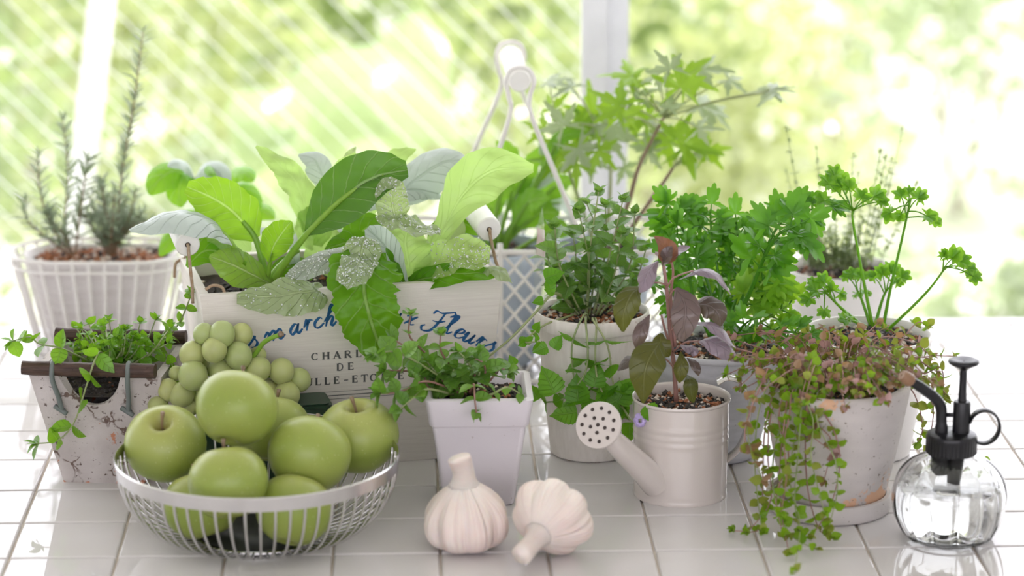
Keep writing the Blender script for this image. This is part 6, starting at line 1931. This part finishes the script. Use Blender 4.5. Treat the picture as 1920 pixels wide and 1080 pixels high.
# shoots over the left and front edge, hanging down to the table
HANG = [((1455, 700), (1425, 760), (1415, 850), (1420, 930), (1430, 1000), 9), ((1480, 730), (1470, 800), (1462, 880), (1465, 960), (1480, 1040), 10), ((1500, 740), (1490, 820), (1480, 900), (1500, 980), (1490, 1075), 10),
        ((1515, 745), (1510, 830), (1515, 920), (1535, 990), (1560, 1010), 9), ((1530, 745), (1535, 800), (1565, 860), (1570, 920), (1555, 985), 8), ((1470, 720), (1445, 780), (1440, 860), (1445, 940), (1400, 1000), 9),
        ((1490, 735), (1455, 830), (1450, 920), (1480, 1000), (1530, 1030), 10), ((1460, 710), (1435, 800), (1430, 900), (1425, 990), (1375, 995), 9), ((1505, 745), (1500, 800), (1495, 870), (1490, 940), (1500, 1000), 9),
        ((1525, 745), (1560, 800), (1575, 860), (1560, 940), (1520, 1010), 8), ((1445, 700), (1412, 740), (1400, 790), (1410, 850), (1430, 900), 6), ((1485, 735), (1480, 780), (1470, 830), (1475, 890), (1465, 960), 8),
        ((1510, 745), (1525, 790), (1520, 850), (1530, 900), (1545, 960), 7), ((1475, 725), (1460, 790), (1480, 860), (1455, 930), (1470, 1010), 8)]
for k, h in enumerate(HANG):
    pts = [tcl + Vector(((h[0][0] - 1560) * .00045, -.01, -.004))]
    for i, (u, v) in enumerate(h[:5]):
        yy = yk - (.045 + .018 * i * (1 if i < 3 else .95)) - rk.uniform(0, .02)
        if h[0][0] < 1475: yy += .03
        p = P(u, v, yy)
        if p.z < .006 or v > 985:
            p = G(u, v, .004 + rk.random() * .008)
        pts.append(p)
    creep(pts, h[5] + 3, 22 if k != 10 else 28, ['creeper_green', 'creeper_green', 'creeper_green', 'creeper_olive'] if k != 10 else ['creeper_rust', 'creeper_olive'], smat='stem_red' if k % 2 else 'stem_pale', r0=.0010)
for (pt, mats, L) in (([(1520, 735), (1530, 790), (1560, 830), (1545, 900)], ['creeper_rust', 'creeper_pink', 'creeper_olive'], 24), ([(1500, 730), (1500, 780), (1520, 815), (1565, 850)], ['creeper_rust', 'creeper_pink'], 24), ([(1440, 690), (1400, 790), (1400, 840), (1415, 850)], ['creeper_rust', 'creeper_olive'], 26)):
    creep([P(u, v, yk - .06 - .008 * i) for i, (u, v) in enumerate(pt)], 4, L, mats)
# shoots on the right side, behind the mister
for pt in ([(1690, 690), (1730, 680), (1760, 720), (1775, 740)], [(1690, 700), (1740, 720), (1750, 780), (1735, 850)], [(1690, 690), (1720, 650), (1745, 665), (1790, 668)], [(1680, 700), (1715, 740), (1730, 800), (1720, 830)], [(1670, 690), (1690, 640), (1720, 605), (1740, 610)], [(1690, 700), (1735, 700), (1765, 690), (1770, 745)], [(1695, 700), (1745, 740), (1770, 800), (1845, 860)]):
    creep([P(u, v, yk + .01 * i) for i, (u, v) in enumerate(pt)], 6, 21, ['creeper_green', 'creeper_olive', 'creeper_olive'])
# the 300 leaves that show largest are parts, the rest stay in one mesh per colour
items.sort(key=lambda q: (q[1] - CAM).length - q[4] * 14)
for q in items[:300]: put(cre, *q)
rest = {}
for q in items[300:]: rest.setdefault(q[0].materials[0].name, []).append(q)
mres = MB()
names = list(rest)
for mi, nm in enumerate(names):
    for me_, p, d, nh, L_ in rest[nm]:
        R = orient(d, nh)
        mres.add([Vector(p) + R @ (w.co * L_) for w in me_.vertices], [list(f_.vertices) for f_ in me_.polygons], mi)
if names: mres.build('leaf_mass', [bpy.data.materials[n_] for n_ in names], cre, kind='stuff')
print('creeper leaves', len(items))

# ================================================================== GARDEN DETAILS
ele = thing('broad_leaf_plant', 'garden plant with huge pale arching leaves behind the left window', 'garden plant', Vector((P(620, 300, 2.1).x, 2.1, GZ)))
for k, (pt, w) in enumerate([([(560, 420, 2.1), (590, 250, 2.1), (700, 150, 2.15), (870, 260, 2.2)], 120), ([(540, 430, 2.1), (520, 280, 2.05), (500, 220, 2.0), (470, 330, 1.95)], 90), ([(640, 420, 2.2), (700, 260, 2.25), (760, 120, 2.3), (780, 20, 2.4)], 100), ([(600, 430, 2.1), (620, 330, 2.0), (680, 300, 1.95), (760, 350, 1.9)], 70)]):
    lf = big_leaf(ele, pt, w, 'broad_leaf', face=.5, prof=PETAL, cup=-.2, n=16, m=5, seed=400 + k)
    stem(ele, [Vector((ele.location.x + .02 * k, 2.1, GZ)), P(*pt[0])], .014, .010, 'stalk_green', name='leaf_stalk')
gp0 = P(196, -40, 2.2); gp1 = P(158, 300, 2.2)
dirp = (gp1 - gp0).normalized()
post = thing('garden_post', 'leaning white post in the garden at the upper left', 'post', gp1 + dirp * ((GZ - gp1.z) / dirp.z))
MB().add(*tube([gp0 - dirp * .3, gp1 + dirp * ((GZ - gp1.z) / dirp.z)], .021, 12)).build('post_pole', MATS['white_paint'], post)
MB().add(*tube([gp0 - dirp * .32, gp0 - dirp * .28], [.03, .032], 12)).build('post_cap', MATS['white_paint'], post)


def wire_screen(u0, u1, v0, v1, y, label, step=60, slope=1.02):
    """slanting strings between a top and a bottom rail"""
    zt_ = P(500, v0, y).z; zb_ = P(500, v1, y).z
    xa, xb = P(u0, 300, y).x, P(u1, 300, y).x
    t = thing('string_trellis', label, 'trellis', Vector(((xa + xb) / 2, y, GZ)))
    dx = (zt_ - zb_) / slope
    st = step / px(P(500, 300, y))
    k = 0
    x = xa - dx
    while x < xb:
        # top at x, bottom at x + dx, clipped to the frame
        a = Vector((x, y, zt_)); b = Vector((x + dx, y, zb_))
        if a.x < xa: a = a.lerp(b, (xa - a.x) / dx)
        if b.x > xb: b = b.lerp(a, (b.x - xb) / (b.x - a.x))
        if (b - a).length > .05: MB().add(*tube([a, b], .0010, 6)).build('string', MATS['white_paint'], t)
        x += st
    for x in (xa, xb):
        MB().add(*box(x, y, (zt_ + GZ) / 2, .02, .02, zt_ - GZ)).build('post', MATS['white_paint'], t, smooth=False)
    for z in (zt_, zb_):
        MB().add(*box((xa + xb) / 2, y, z, xb - xa, .014, .014)).build('rail', MATS['white_paint'], t, smooth=False)


wire_screen(-330, 1131, -60, 720, 1.25, 'white slanting string trellis outside the left window')
